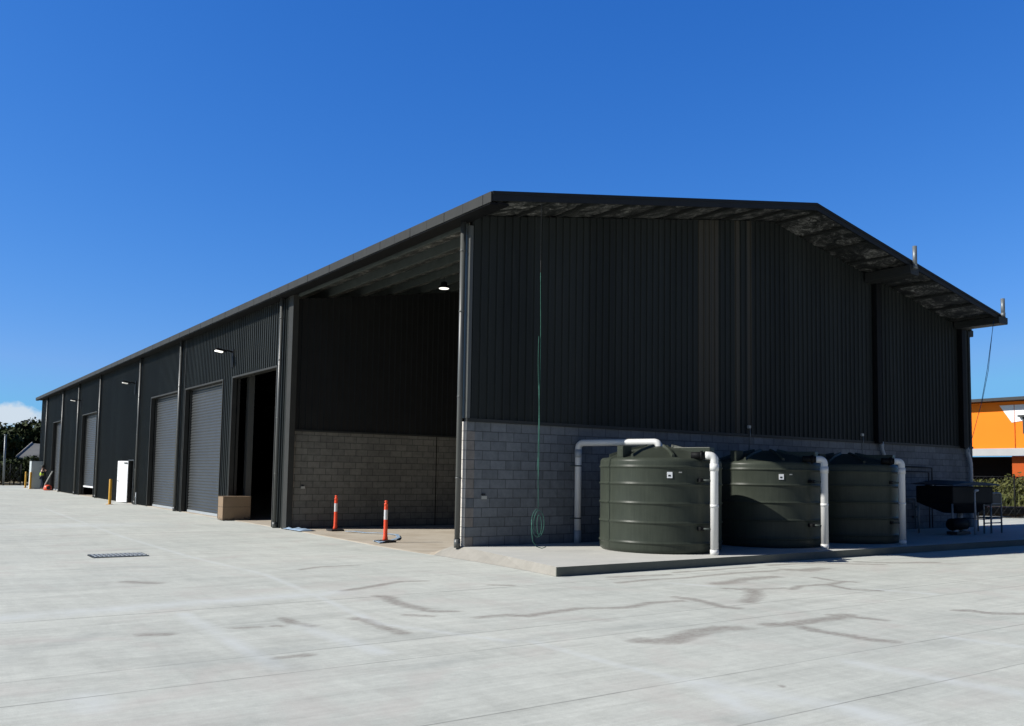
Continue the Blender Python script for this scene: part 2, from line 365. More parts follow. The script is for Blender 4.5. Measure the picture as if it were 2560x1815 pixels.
RS=[(.16,[(435,350),(640,340),(700,338)]),(.17,[(480,375),(600,362),(780,352),(900,340),(1010,330),(1190,320)]),
(.16,[(730,328),(920,315),(1080,303)]),(.22,[(1150,295),(1250,290),(1400,285),(1550,290),(1660,292)]),(.40,[(1240,316),(1300,318),(1390,310)]),
(.16,[(900,380),(980,372)]),(.34,[(920,379),(980,372),(1050,358),(1170,348)]),(.15,[(950,400),(1060,405),(1220,398)]),(.26,[(1070,405),(1090,425),(1060,462)]),
(.16,[(1255,405),(1290,388),(1420,382),(1490,368),(1540,372)]),(.15,[(1350,350),(1440,365)]),(.15,[(1420,385),(1520,405),(1640,410)]),
(.17,[(0,522),(70,525),(180,508),(300,490),(520,487),(620,465),(760,457)]),(.20,[(740,440),(800,447),(880,465),(950,485),(1010,490)]),
(.16,[(540,640),(620,632)]),(.30,[(600,636),(700,640),(780,610),(850,592),(930,580),(1020,580)]),
(.24,[(1150,565),(1230,562),(1330,550),(1450,535),(1500,520)]),(.16,[(1430,520),(1540,530),(1660,543)]),(.20,[(1300,575),(1380,595),(1500,612),(1600,632),(1700,640)]),
(.22,[(2010,500),(2070,503),(2140,512),(2291,515)]),(.24,[(1550,280),(1700,285),(1900,283)]),(.05,[(735,552),(738,552)]),(.07,[(1197,840),(1203,841)]),(.12,[(1980,500),(2060,498)])]
LS=[(.17,[(1535,412),(1700,385),(1780,370),(1905,366)]),(.15,[(1345,308),(1430,295),(1600,287)]),(.22,[(1690,435),(1740,440),(1760,460),(1830,482),(1895,493)]),
(.14,[(1900,500),(1950,505),(2040,503)]),(.14,[(1820,520),(1930,526)]),(.19,[(1590,535),(1640,545),(1700,570),(1800,602)]),(.16,[(1270,535),(1310,555),(1395,570)]),
(.30,[(580,365),(630,370),(690,372)]),(.18,[(640,610),(750,608)]),(.18,[(2140,532),(2200,525),(2291,520)]),(.14,[(2200,385),(2291,387)]),(.13,[(1045,580),(1160,575)]),(.14,[(1230,715),(1380,700)]),(.12,[(1220,570),(1265,572)])]
st=np.maximum(field(RS,1280,1250),field(LS,0,1250))
PALE=[(.10,[(200,30),(550,152),(860,240),(1180,330),(1700,560),(2291,640)]),(.45,[(0,535),(800,470),(1500,420)]),(.16,[(820,515),(1250,760)]),(.25,[(380,890),(420,940)]),(.2,[(1350,570),(1700,690)]),(.35,[(0,110),(900,90)])]
PALE2=[(.10,[(90,640),(430,735),(800,820)]),(.30,[(800,820),(1500,940),(1700,1000)]),(.22,[(1500,730),(2291,880)]),(.15,[(1950,620),(2291,665)]),(.2,[(900,860),(1100,980)]),(.12,[(700,375),(900,390)]),(.15,[(1640,405),(1880,425)])]
DK=[(.28,[(1155,688),(1300,676),(1500,658)]),(.3,[(1200,730),(1300,756)]),(.35,[(780,745),(1100,725)]),(.25,[(1500,655),(2100,592)]),(.22,[(1850,765),(2291,668)]),(.3,[(450,375),(600,385)]),(.35,[(430,285),(900,290)]),(.3,[(0,720),(450,600)])]
DK2=[(.3,[(0,640),(400,585),(700,560)]),(.25,[(950,1000),(1100,985)]),(.4,[(1400,700),(2000,640)])]
for nm,arr in (('stain',st),('pale',np.maximum(field(PALE,0,1250),field(PALE2,1280,1250))),('dark',np.maximum(field(DK,0,1250),field(DK2,1280,1250)))):
    a=me.attributes.new(nm,'FLOAT','POINT'); a.data.foreach_set('value',arr.astype(np.float32))
# wide earth sheet to the horizon
g=MB(); g.add([(-1500,-1500,-.66),(1500,-1500,-.66),(1500,1500,-.66),(-1500,1500,-.66)],[(0,1,2,3)])
tag(g.build('ground',M['earth']),kind='structure')
def grid_obj(name,rows,mat):
    m=MB(); n=len(rows[0]); v=[p for r in rows for p in r]; f=[(i*n+j,i*n+j+1,(i+1)*n+j+1,(i+1)*n+j) for i in range(len(rows)-1) for j in range(n-1)]
    m.add(v,f); o=m.build(name,mat); return o
def hrow(y,xr=24,ramp=False,full=False):
    xe=float(xedge(y)); wr=float(np.interp(y,[-4.06,0,1.2,3],[.02,.36,.12,.03])); t=float(sstep((y-.2)/1.0))
    low=float(zy(xe,y))+.004; top=0*(1-t)+(low+.012)*t
    r=[(xe,y,-.7),(xe,y,low)]
    if ramp: return r[1:]+[(xe+wr,y,top)]
    r=[(xe+wr,y,-.7),(xe+wr,y,top)] if not full else r
    r+=([(xe+wr,y,top)] if full else [])+[(x,y,top) for x in (1,3,6,9,12,15,18,20.0,xr)]+[(xr,y,-.7)]
    return r
rows=[hrow(y) for y in (-4.06,-3.9,-3,-2,-1,0,.2,.4,.7)]
front=[(p[0],-4.06,-.7) for p in rows[0]]
tag(grid_obj('ramp',[hrow(y,24,True) for y in (-4.06,-3.9,-3,-2,-1,0,.2,.4,.7)],M['ramp']),kind='structure')
slab=grid_obj('slab',rows,M['slab']); tag(slab,kind='structure')
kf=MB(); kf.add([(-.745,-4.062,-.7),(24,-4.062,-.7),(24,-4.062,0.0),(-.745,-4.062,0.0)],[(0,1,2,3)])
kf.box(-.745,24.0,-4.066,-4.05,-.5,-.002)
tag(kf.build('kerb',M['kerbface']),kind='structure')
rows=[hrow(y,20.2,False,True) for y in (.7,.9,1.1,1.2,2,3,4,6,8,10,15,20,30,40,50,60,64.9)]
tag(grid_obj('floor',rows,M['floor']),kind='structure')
# ------------------------------------------------------------------ the shed
XL,ZL,XRG,ZRG,XR,ZR=-.30,7.03,9.75,8.70,20.12,6.645
def zroof(x): return ZL+(ZRG-ZL)*(x-XL)/(XRG-XL) if x<=XRG else ZRG+(ZR-ZRG)*(x-XRG)/(XR-XRG)
LEN=64.9; YF=-1.45; XF=19.45; XW=20.03
shed=empty('warehouse',(0,0,0),label='long charcoal metal shed with low gable roof, block base and roller doors',cat='warehouse')
def ribbed(mb,regions,u0,u1,place,out,phase=0,pitch=.2,rw=.034,fl=.012,dep=.034):
    """regions: list of (ua,ub,zlo,zhi fn). place(u,d,z)->xyz; d = distance outwards"""
    us=[]; k=math.floor((u0-phase)/pitch)-1
    while phase+k*pitch<u1+pitch:
        c=phase+k*pitch
        us+=[(c-rw/2-fl,0.),(c-rw/2,dep),(c+rw/2,dep),(c+rw/2+fl,0.)]
        # two fine swages in the pan
        k+=1
    def dat(u):
        for (a,da),(b,db) in zip(us[:-1],us[1:]):
            if a<=u<=b: return da+(db-da)*(u-a)/max(b-a,1e-9)
        return 0
    for ua,ub,zl,zh in regions:
        ua,ub=max(ua,u0),min(ub,u1)
        pr=[(ua,dat(ua))]+[(u,d) for u,d in us if ua<u<ub]+[(ub,dat(ub))]
        v=[];f=[]
        for u,d in pr:
            v.append(place(u,d,zl(u) if callable(zl) else zl)); v.append(place(u,d,zh(u) if callable(zh) else zh))
        for i in range(len(pr)-1): f.append((2*i,2*i+2,2*i+3,2*i+1))
        mb.add(v,f)
top=lambda x: zroof(x)-.12
# front (gable) wall
m=MB(); ribbed(m,[(0.04,XW,2.66,top)],0.04,XW,lambda u,d,z:(u,-.012-d,z),1,.09); m.build('wall_cladding',M['clad'],shed)
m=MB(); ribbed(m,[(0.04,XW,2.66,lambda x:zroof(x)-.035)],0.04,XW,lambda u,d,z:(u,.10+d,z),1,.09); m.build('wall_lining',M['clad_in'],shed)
m=MB(); m.box(0,XW-.01,0,.19,-.02,2.60); m.build('block_wall',M['block'],shed)
m=MB()
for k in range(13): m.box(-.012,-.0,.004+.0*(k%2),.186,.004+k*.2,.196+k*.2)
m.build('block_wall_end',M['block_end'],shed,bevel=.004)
m=MB(); m.box(-.03,XW,-.055,.06,2.60,2.665); m.build('base_flashing',M['trim'],shed)
# corner flashing (light edge)
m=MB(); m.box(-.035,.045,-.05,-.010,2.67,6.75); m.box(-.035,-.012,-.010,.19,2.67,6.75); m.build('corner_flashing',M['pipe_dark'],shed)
# right and back walls
m=MB(); ribbed(m,[(0,LEN,-.3,zroof(XW)-.025)],0,LEN,lambda u,d,z:(XW+d,u,z),1); m.build('wall_cladding',M['clad'],shed)
m=MB(); ribbed(m,[(0,XW,-.3,lambda x:zroof(x)-.02)],0,XW,lambda u,d,z:(u,LEN+d,z),1); m.build('wall_cladding',M['clad'],shed)
# long facade with its openings
OPEN=[(11.28,15.66,4.74),(16.83,21.8,4.74),(23.05,27.66,4.74),(30.78,31.86,1.86),(41.05,45.8,4.74),(54.15,58.08,4.74)]
reg=[];y=10.32
ZT=6.87
for a,b,h in OPEN:
    reg.append((y,a,-.26,ZT)); reg.append((a,b,h,ZT)); y=b
reg.append((y,LEN,-.26,ZT))
m=MB(); ribbed(m,reg,10.32,LEN,lambda u,d,z:(-d,u,z),1,.02); m.build('wall_cladding',M['clad'],shed)
m=MB()
for a,b,lo,hi in reg: m.box(.12,.15,a,b,lo,7.03 if hi==ZT else hi)
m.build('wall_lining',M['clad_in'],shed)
m=MB(); m.box(-.06,.12,9.97,10.32,-.26,6.87); m.build('corner_column',M['cap'],shed)
m=MB(); m.box(.0,.16,10.36,10.38,-.2,6.9); m.build('corner_flashing',M['trim'],shed)
# eave strip above big open bay
# partition wall (block base, metal above)
m=MB(); m.box(.121,19.9,10.10,10.29,-.3,2.73); m.build('block_wall',M['block_in'],shed,loc=(0,0,0))
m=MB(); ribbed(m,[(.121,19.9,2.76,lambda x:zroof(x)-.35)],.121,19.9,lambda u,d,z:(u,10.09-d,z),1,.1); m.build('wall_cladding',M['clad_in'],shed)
m=MB(); m.box(.121,19.9,10.03,10.09,2.70,2.755); m.build('base_flashing',M['trim'],shed)
m=MB(); m.box(5.10,5.122,10.085,10.099,-.25,2.72); m.build('control_joint',M['hole'],shed)
# roof
m=MB()
def roofpts(y):
    return [(XL,y,ZL),(XRG,y,ZRG),(XR,y,ZR)]
P_=[(XL,YF,ZL),(XRG,YF,ZRG),(XF,YF,zroof(XF)),(XF,-.07,zroof(XF)),(XR,-.07,ZR),(XR,LEN+.3,ZR),(XRG,LEN+.3,ZRG),(XL,LEN+.3,ZL),(XRG,-.07,ZRG)]
for dz in (0,-.03): m.add([(x,y,z+dz) for x,y,z in P_],[(0,1,8,6,7),(1,2,3,8),(8,3,4,5,6)])
roof=m.build('roof',M['clad'],shed)
m=MB(); m.prism([(XRG-.3,zroof(XRG-.3)+.012),(XRG,ZRG+.03),(XRG+.3,zroof(XRG+.3)+.012),(XRG+.3,zroof(XRG+.3)+.004),(XRG,ZRG+.015),(XRG-.3,zroof(XRG-.3)+.004)],1,YF,LEN+.3); m.build('ridge_cap',M['trim'],roof)
# insulation foil, wrinkled sheet below the roof sheets
m=MB(); xs_=np.linspace(XL+.08,XR-.1,130); ys_=np.concatenate([np.linspace(YF+.02,10,80),np.linspace(11,LEN,60)]); v=[];f=[]
sag=lambda x:.05+.035*abs(math.sin(math.pi*(x-1.19)/1.1))
for y in ys_:
    for x in xs_:
        x2=min(x,XF-.03) if y<-.07 else x; v.append((x2,y,zroof(x2)-sag(x2)-RNG.rand()*.02))
n=len(xs_)
for i in range(len(ys_)-1):
    for j in range(n-1): f.append((i*n+j,i*n+j+1,(i+1)*n+j+1,(i+1)*n+j))
m.add(v,f,True); m.build('insulation',M['foil'],shed)
xp=[.12,1.19]+[1.19+1.1*k for k in range(1,17)]
for x in xp:
    z=zroof(x)
    if x<XF:
        m=MB(); m.box(x-.03,x+.03,YF+.03,-.03,z-.13,z-.07); m.build('outrigger',M['trim'],shed)
    m=MB()
    m.prism([(x-.035,z-.06),(x-.035,z-.30),(x+.035,z-.30),(x+.035,z-.28),(x-.02,z-.28),(x-.02,z-.06)],1,.22,LEN-.2)
    m.build('purlin',M['galv'],shed)
m=MB(); m.tube([(3.1,5.3,zroof(3.1)-.95),(3.7,6.5,zroof(3.7)-.3)],.03,6); m.tube([(3.05,5.3,zroof(3.1)-.96),(5.4,5.3,zroof(3.1)-.96)],.02,6); m.build('fly_brace',M['galv'],shed)
for y in (10.45,20.,30.,40.,50.,60.):
    m=MB()
    m.add([(x,yy,zroof(x)-dz) for yy in (y-.08,y+.08) for x,dz in ((.3,.31),(10,.31),(19.8,.31),(19.8,.62),(10,.62),(.3,.62))],[(0,1,4,5),(1,2,3,4),(6,11,10,7),(7,10,9,8),(5,4,10,11),(4,3,9,10),(0,6,7,1),(1,7,8,2)])
    m.build('rafter',M['galv'],shed)
# barge boards (fascia of the gable)
def barge(x0,x1,name='barge_board'):
    m=MB(); z0,z1=zroof(x0),zroof(x1)
    for (ya,yb,t,bm_) in ((YF-.035,YF,.03,-.155),(YF-.055,YF-.005,.035,-.03)):
        m.add([(x0,ya,z0+t),(x1,ya,z1+t),(x1,ya,z1+bm_),(x0,ya,z0+bm_),(x0,yb,z0+t),(x1,yb,z1+t),(x1,yb,z1+bm_),(x0,yb,z0+bm_)],[(0,1,2,3),(4,7,6,5),(0,4,5,1),(3,2,6,7),(0,3,7,4),(1,5,6,2)])
    m.build(name,M['barge'],shed)
barge(XL-.14,XRG); barge(XRG+.002,14.20); barge(14.22,XF)
# left gutter, faced with lapped caps
GX0,GX1=-.45,-.28
m=MB(); m.box(GX0,GX1,YF+.02,LEN+.3,6.80,6.84); m.box(GX0,GX0+.01,YF+.02,LEN+.3,6.84,7.0); m.box(GX1,.0,YF+.02,LEN+.3,6.835,6.875)
gut=m.build('gutter',M['blackpl'],shed)  # near-black material puts the shade of the underside into its colour
y=YF-.04
k=0
while y<LEN+.3:
    L_= .30 if k==0 else .755
    m=MB(); m.box(GX0-.022-(k%2)*.003,GX0-.002,y+.006,min(y+L_-.006,LEN+.32),6.825,7.02); m.box(GX0-.022,GX0+.10,y+.006,min(y+L_-.006,LEN+.32),7.02,7.032)
    m.build('gutter_cap',M['cap'],shed); y+=L_; k+=1
# right hand box gutters and their vent posts
def boxgut(x0,x1,z0,z1,y0,y1):
    m=MB(); t=.012
    m.prism([(x0,z1),(x0,z0+.04),(x0+.05,z0),(x1-.03,z0),(x1,z0+.03),(x1,z1)],1,y0,y1)
    return m.build('gutter',M['trim'],shed,bevel=.006)
boxgut(13.98,14.40,7.44,7.72,YF-.09,-.06)
boxgut(18.95,19.50,6.56,6.78,YF-.09,-.06)
boxgut(20.06,20.30,6.42,6.64,.0,LEN); boxgut(19.42,19.62,6.60,6.80,YF+.0,-.3)
for x,z0,z1 in ((14.14,7.62,8.27),(19.12,6.8,7.36)):
    m=MB(); m.tube([(x,YF-.13,z0),(x,YF-.13,z1)],.062,16); m.tube([(x,YF-.13,z0-.02),(x,YF-.13,z0+.1)],.07,16); m.build('vent_post',M['frame'],shed)
# dark rectangular downpipes on the gable, PVC ends
for x,zt in ((14.48,7.5),(19.30,6.63)):
    m=MB(); m.box(x-.10,x+.12,-.19,-.045,2.60,zt); o=m.build('downpipe',M['blackpl'],shed,bevel=.01)
m=MB(); m.tube([(14.66,-.11,2.66),(14.66,-.11,2.52)]+elbow((14.66,-.11,2.5),(14.68,-.11,2.40),(14.80,-.11,2.28),.05)+[(14.80,-.11,2.2),(14.80,-.11,0)],.052,14); m.tube([(14.66,-.11,2.5),(14.66,-.11,2.6)],.062,14); m.build('drain_pipe',M['pvc_grey'],shed)
m=MB(); m.tube([(19.52,-.12,2.62),(19.52,-.12,2.5)]+elbow((19.52,-.12,2.5),(19.54,-.12,2.38),(19.70,-.12,2.22),.08)+[(19.70,-.12,2.1),(19.70,-.12,0)],.065,14); m.tube([(19.52,-.12,2.5),(19.52,-.12,2.6)],.075,14); m.build('drain_pipe',M['pvc_grey'],shed)
# round downpipes on the long side
for i,y in enumerate((.10,10.78,22.45,29.78,39.8,46.95,53.4,61.1)):
    zb=-.02 if i==0 else -.235
    m=MB(); m.tube([(-.12,y,zb+.02),(-.12,y,6.86)],.058,16); m.tube([(-.12,y,zb),(-.12,y,zb+.18)],.068,16)
    for z in (1.4,3.1,4.9,6.2): m.tube([(-.12,y,z),(-.12,y,z+.03)],.066,16)
    m.build('downpipe',M['pipe_dark'],shed)
# extra vertical flashings beside the pipes
for y in (21.95,22.9,29.95,40.0,47.15,53.6,61.3):
    m=MB(); m.box(-.05,-.0,y,y+.06,-.24,6.86); m.build('flashing',M['trim'],shed)
# roller doors
def door_frame(a,b,h,parent,z0=-.24):
    m=MB(); m.box(-.045,.24,a-.06,a,z0,h+.06); m.box(-.045,.24,b,b+.06,z0,h+.06); m.box(-.045,.24,a,b,h,h+.06)
    return m.build('door_frame',M['cap'],parent)
def roller(a,b,h,zb):
    m=MB(); pr=[]; z=zb+.08
    while z<h: pr+=[(.24,z),(.215,z+.028),(.20,z+.055),(.215,z+.085)]; z+=.115
    v=[];f=[]
    for d,z in pr: v+=[(d,a,min(z,h+.1)),(d,b,min(z,h+.1))]
    for i in range(len(pr)-1): f.append((2*i,2*i+1,2*i+3,2*i+2))
    m.add(v,f,True); o=m.build('roller_door',M['roller'],shed)
    m=MB(); m.box(.19,.26,a,b,zb,zb+.09); m.build('bottom_rail',M['pvc_grey'] if zb<0 else M['white'],o)
    door_frame(a,b,h,o)
    for q in (a,b-.09):
        m=MB(); m.box(.16,.24,q,q+.09,-.23,h); m.build('guide_rail',M['trim'],o)
    return o
roller(16.83,21.8,4.74,-.225); roller(23.05,27.66,4.74,-.225); roller(41.05,45.8,4.74,.27); roller(54.15,58.08,4.74,-.225)
door_frame(11.28,15.66,4.74,shed)
m=MB(); m.box(.55,.75,15.62,15.9,-.2,4.9); m.build('door_post',M['pipe_dark'],shed)
# personnel door standing open
fr=MB(); fr.box(-.04,.1,30.72,30.78,-.24,1.92); fr.box(-.04,.1,31.86,31.92,-.24,1.92); fr.box(-.04,.1,30.78,31.86,1.86,1.92)
fo=fr.build('door_frame',M['trim'],shed)
m=MB(); m.box(0,.93,-.02,.02,-.20,1.85)
lf=m.build('door',M['white'],shed,bevel=.003); lf.location=(-.05,31.84,0); lf.rotation_euler=(0,0,math.atan2(.86,-.30))
m=MB(); m.tube([(.84,.02,.85),(.84,.07,.85),(.72,.07,.85)],.012,8); m.tube([(.84,-.02,.85),(.84,-.07,.85),(.72,-.07,.85)],.012,8); h=m.build('handle',M['darksteel'],lf)
m=MB(); m.box(.05,.30,.02,.06,1.72,1.78); m.build('door_closer',M['galv'],lf)
# small taps / boxes / sensors
def thing_box(name,loc,label,cat,group,parts):
    e=empty(name,loc,label=label,cat=cat,group=group)
    for nm,mt,fn in parts:
        m=MB(); fn(m); m.build(nm,M[mt],e,bevel=.003)
    return e
for loc,lab in (((.44,-.0,1.02),'small pale outlet box on front block wall near its sunlit corner'),((.47,10.10,1.01),'small pale outlet box on inner block wall behind the bollards')):
    thing_box('outlet_box',loc,lab,'outlet box','outlet boxes on block walls',[('body','gal_box',lambda m:m.box(-.06,.06,-.05,0,-.04,.03)),('cover','darksteel',lambda m:m.box(-.045,.03,-.035,0,.032,.075))])
for loc,lab in (((8.72,-.045,2.84),'small white sensor on cladding just above second tank'),((13.73,-.045,2.82),'small white sensor on cladding above third tank, beside black downpipe')):
    e=empty('wall_sensor',loc,label=lab,cat='sensor',group='sensors on the gable wall')
    m=MB(); m.box(-.05,.05,-.06,0,-.03,.05); m.build('head',M['gal_box'],e,bevel=.01)
    m=MB(); m.tube([(.06,-.02,0),(.06,-.02,-.22),(.06,.0,-.26),(.06,.025,-1.1)],.011,6); m.build('conduit',M['frame'],e)
# wall lights on the long side
def walllight(y,z,lab,on):
    e=empty('wall_light',(0,y,z),label=lab,cat='wall light',group='wall lights along the long side')
    m=MB(); m.box(-.06,-.03,-.10,.10,-.55,.10); m.tube([(-.05,0,0),(-.30,0,.05)],.03,8); m.build('bracket',M['blackpl'],e)
    m=MB(); m.prism([(-.28,.03),(-.62,.09),(-.68,.06),(-.66,.02),(-.28,-.03)],1,-.12,.12); m.build('housing',M['blackpl'],e,bevel=.01)
    m=MB(); m.add([(-.66,-.10,.012),(-.42,-.10,-.018),(-.42,.10,-.018),(-.66,.10,.012),(-.66,-.10,-.02),(-.42,-.10,-.055),(-.42,.10,-.055),(-.66,.10,-.02)],[(0,1,2,3),(4,7,6,5),(0,4,5,1),(1,5,6,2),(2,6,7,3),(3,7,4,0)]); m.build('lens',M['lamp' if y<20 else 'lamp_dim'],e)
walllight(15.75,5.68,'lit black wall light above the open doorway',1)
walllight(31.1,5.7,'lit black wall light above the white open door',1)
walllight(46.4,5.72,'lit black wall light farthest along the shed, beyond the half raised roller door',1)
e=empty('bay_light',(3.46,7.0,7.02),label='round lit pendant lamp hanging under the roof inside the open bay',cat='pendant lamp')
m=MB(); m.tube([(0,0,.15),(0,0,.62)],.012,6); m.build('cord',M['darksteel'],e)
m=MB(); m.lathe([(.03,.2),(.09,.18),(.10,.08),(.17,.03),(.18,-.01),(.16,-.01),(.10,.02)],seg=24); m.build('housing',M['blackpl'],e)
m=MB(); m.lathe([(.001,-.022),(.145,-.02),(.15,0),(.001,.01)],seg=24); m.build('lens',M['lamp'],e)
# ------------------------------------------------------------------ tanks
def tank(loc,label,lid=True):
    e=empty('water_tank',loc,label=label,cat='water tank',group='water tanks on the slab')
    Rr=1.255; prof=[(0.001,0),(Rr-.05,0),(Rr-.012,.035),(Rr,.09)]
    for z in (.20,.60,.98,1.36,1.70):
        prof+=[(Rr,z-.045),(Rr+.004,z-.02),(Rr+.020,z-.008),(Rr+.022,z+.008),(Rr+.004,z+.024),(Rr,z+.045)]
    prof+=[(Rr,1.80),(Rr-.012,1.845),(Rr-.05,1.88),(Rr-.09,1.885)]
    m=MB(); m.lathe(prof,seg=96); bd=m.build('body',M['tank'],e); bd.rotation_euler=(0,0,loc[0]*1.7)
    m=MB(); m.lathe([(Rr-.09,1.885),(Rr-.13,1.885),(.75,2.03),(.30,2.13),(.001,2.15)],seg=96)
    for k in range(8):
        a=math.pi*2*k/8+.25; ca,sa=math.cos(a),math.sin(a)
        p=[];
        for r,z in ((.28,2.135),(.75,2.035),(1.08,1.915)):
            p+= [(r*ca-.035*sa,r*sa+.035*ca,z-.02),(r*ca-.02*sa,r*sa+.02*ca,z+.045),(r*ca+.02*sa,r*sa-.02*ca,z+.045),(r*ca+.035*sa,r*sa-.035*ca,z-.02)]
        m.add(p,[(0,1,5,4),(1,2,6,5),(2,3,7,6),(4,5,9,8),(5,6,10,9),(6,7,11,10),(8,9,10,11),(0,3,2,1)])
    m.build('lid',M['tank'],e)
    for ang,l in ((182,.16),(-72,.80)):
        a=R(ang); r=1.08
        m=MB(); m.box(-l,.09,-.085 if l<.3 else -.11,.085 if l<.3 else .11,1.84,2.12); m.box(-.1,.095,-.06,.06,1.89,2.08)
        o=m.build('lid_boss',M['tank'],e,bevel=.012); o.location=(r*math.cos(a),r*math.sin(a),0); o.rotation_euler=(0,0,a)
    if not lid: return e
    a=R(234); s=MB(); s.box(-.005,.006,-.052,.052,-.06,.06); o=s.build('label_plate',M['white'],e); o.location=((Rr+.003)*math.cos(a),(Rr+.003)*math.sin(a),1.545); o.rotation_euler=(0,0,a)
    s=MB(); s.box(.0065,.009,-.03,.02,-.03,.005); s.build('print',M['darksteel'],o)
    a2=a+.17; s=MB(); s.box(-.004,.006,-.03,.03,-.012,.012); o=s.build('sticker',M['gal_box'],e); o.location=((Rr+.002)*math.cos(a2),(Rr+.002)*math.sin(a2),1.60); o.rotation_euler=(0,0,a2)
    return e
TK=[(3.45,-2.17,0),(6.85,-2.15,0),(9.78,-2.2,0)]
tank(TK[0],'dark green ribbed water tank in full sun, nearest the shed corner')
tank(TK[1],'dark green ribbed water tank in the middle, half crossed by shadow')
tank(TK[2],'dark green ribbed water tank wholly in shade, farthest from the shed corner',False)
def ovf(px,py,cx,cy,ztop,label,stub=False):
    e=empty('overflow_pipe',(px,py,0),label=label,cat='pipe',group='white overflow pipes in front of the tanks')
    d=Vector((cx-px,cy-py,0)); d.normalize()
    d=(Matrix.Rotation(R(38),3,'Z')@d)
    zt=ztop-.08
    pts=[(0,0,0),(0,0,zt-.2)]+[tuple(p) for p in elbow((0,0,zt-.2),(0,0,zt),tuple(d*.4+Vector((0,0,zt))),.105)]
    pts+= [tuple(d*.17+Vector((0,0,zt)))]
    m=MB(); m.tube(pts,.078,20); m.build('pipe',M['pvc'],e)
    m=MB(); m.tube([tuple(d*.165+Vector((0,0,zt))),tuple(d*.45+Vector((0,0,zt)))],.070,16); m.tube([tuple(d*.22+Vector((0,0,zt))),tuple(d*.27+Vector((0,0,zt)))],.095,16); m.build('coupling',M['blackpl'],e)
    for za_,zb2,rr in ((zt-.30,zt-.16,.088),(0,.10,.085),(.92,.98,.084)):
        m=MB(); m.tube([(0,0,za_),(0,0,zb2)],rr,20); m.build('socket',M['pvc'],e)
    for z in (.50,1.45):
        m=MB(); q=Vector((-d.y,d.x,0))
        m.tube([(-.05,.03,z),(-.17,.14,z)],.02,8); m.build('clip',M['galv'],e)
        m=MB(); m.box(-.25,-.13,.13,.25,z-.035,z+.035); m.build('clip_block',M['blackpl'],e,bevel=.008)
    if stub:
        m=MB(); m.tube([(.05,.05,zt-.05),(.26,.22,zt-.06)],.06,14); m.tube([(.22,.19,zt-.06),(.28,.235,zt-.06)],.072,14); m.build('stub',M['pvc_grey'],e)
    return e
ovf(3.49,-3.63,*TK[0][:2],2.02,'thick white overflow pipe, fully sunlit, in front of the nearest tank',True)
ovf(6.96,-3.64,*TK[1][:2],2.02,'thick white overflow pipe, lit only in its lower half, in front of the middle tank')
ovf(9.96,-3.62,*TK[2][:2],2.04,'thick white overflow pipe, all in shade, in front of the farthest tank')
# inlet pipe into tank 1
e=empty('inlet_pipe',(2.89,-.13,0),label='white inlet pipe rising up the block wall and running onto the nearest tank',cat='pipe')
c=Vector((3.56-2.89,-2.02+.13,0)); hz=2.24
pts=[(0,0,0),(0,0,hz-.2)]+[tuple(p) for p in elbow((0,0,hz-.2),(0,0,hz),(c.x,c.y,hz),.15)]
b=Vector((c.x,c.y,hz)); pts+=[tuple(p) for p in elbow((0,0,hz),tuple(b),(c.x,c.y,hz-.3),.12)]+[(c.x,c.y,2.08)]
m=MB(); m.tube(pts,.075,20); m.build('pipe',M['pvc'],e)
for za_,zb2 in ((hz-.33,hz-.15),(0,.28)):
    m=MB(); m.tube([(0,0,za_),(0,0,zb2)],.082,20); m.build('socket',M['pvc_grey'],e)
for z in (.55,1.72):
    m=MB(); m.tube([(-.16,.08,z),(-.05,.0,z)],.014,8); m.tube([(0,0,z-.015),(0,0,z+.015)],.08,16); m.build('bracket',M['galv'],e)
# ------------------------------------------------------------------ rope at the near corner
def rope(name,loc,strands,mat,**k):
    e=empty(name,loc,**k)
    for nm,pts,r,mt in strands:
        m=MB(); m.tube(pts,r,6); m.build(nm,M[mt],e)
    return e
rx=.79; ry=YF+.0
import itertools
coil=[]
for t in range(0,64):
    a=t/64*math.pi*2*2.6+1.4; rr=.16-.0012*t
    coil.append((rx+.02+rr*math.cos(a)*(1 if t<34 else .62)+(.03 if t>34 else 0),ry+.02*math.sin(a*.6),.56-t*.0011+.27*math.sin(a)*(1 if t<30 else .75)))
tail=[(rx-.13,ry,.62),(rx-.145,ry,.42),(rx-.11,ry,.20),(rx-.02,ry,.09),(rx+.12,ry,.05),(rx+.22,ry,.075)]
wob=lambda z,ph,a:a*math.sin(z*1.7+ph)
s1=[(rx+wob(z,0,.006),ry,z) for z in np.linspace(7.05,5.6,8)]
s2=[(rx+wob(z,1,.012)+.008,ry,z) for z in np.linspace(5.6,.86,24)]
s3=[(rx+wob(z*1.3,2.4,.024)-.004,ry+.01,z) for z in np.linspace(4.3,1.6,20)]
s4=[(rx-.02+.035*math.sin((3.3-z)*1.4),ry-.01,z) for z in np.linspace(3.3,1.3,14)]
rope('rope',(0,0,0),[('cord',s1,.006,'rope_d'),('strand',s2,.006,'rope_g'),('strand',s3,.005,'rope_g'),('strand',s4,.0045,'rope_g'),('coil',coil,.006,'rope_g'),('tail',tail,.0075,'rope_g')],None,label='green rope hanging from the roof edge down the front wall, coiled at its end',cat='rope')
rope('rope',(0,0,0),[('strand',[(18.75,YF-.02,6.62),(18.30,YF,5.0),(17.98,YF+.05,3.9),(17.45,YF+.2,2.4)],.008,'rope_b'),('strand',[(18.80,YF+.02,6.6),(18.45,YF+.04,5.0),(18.15,YF+.1,4.0)],.007,'rope_b')],None,label='thin blue line slanting down from the gutter at the right end of the roof',cat='rope')
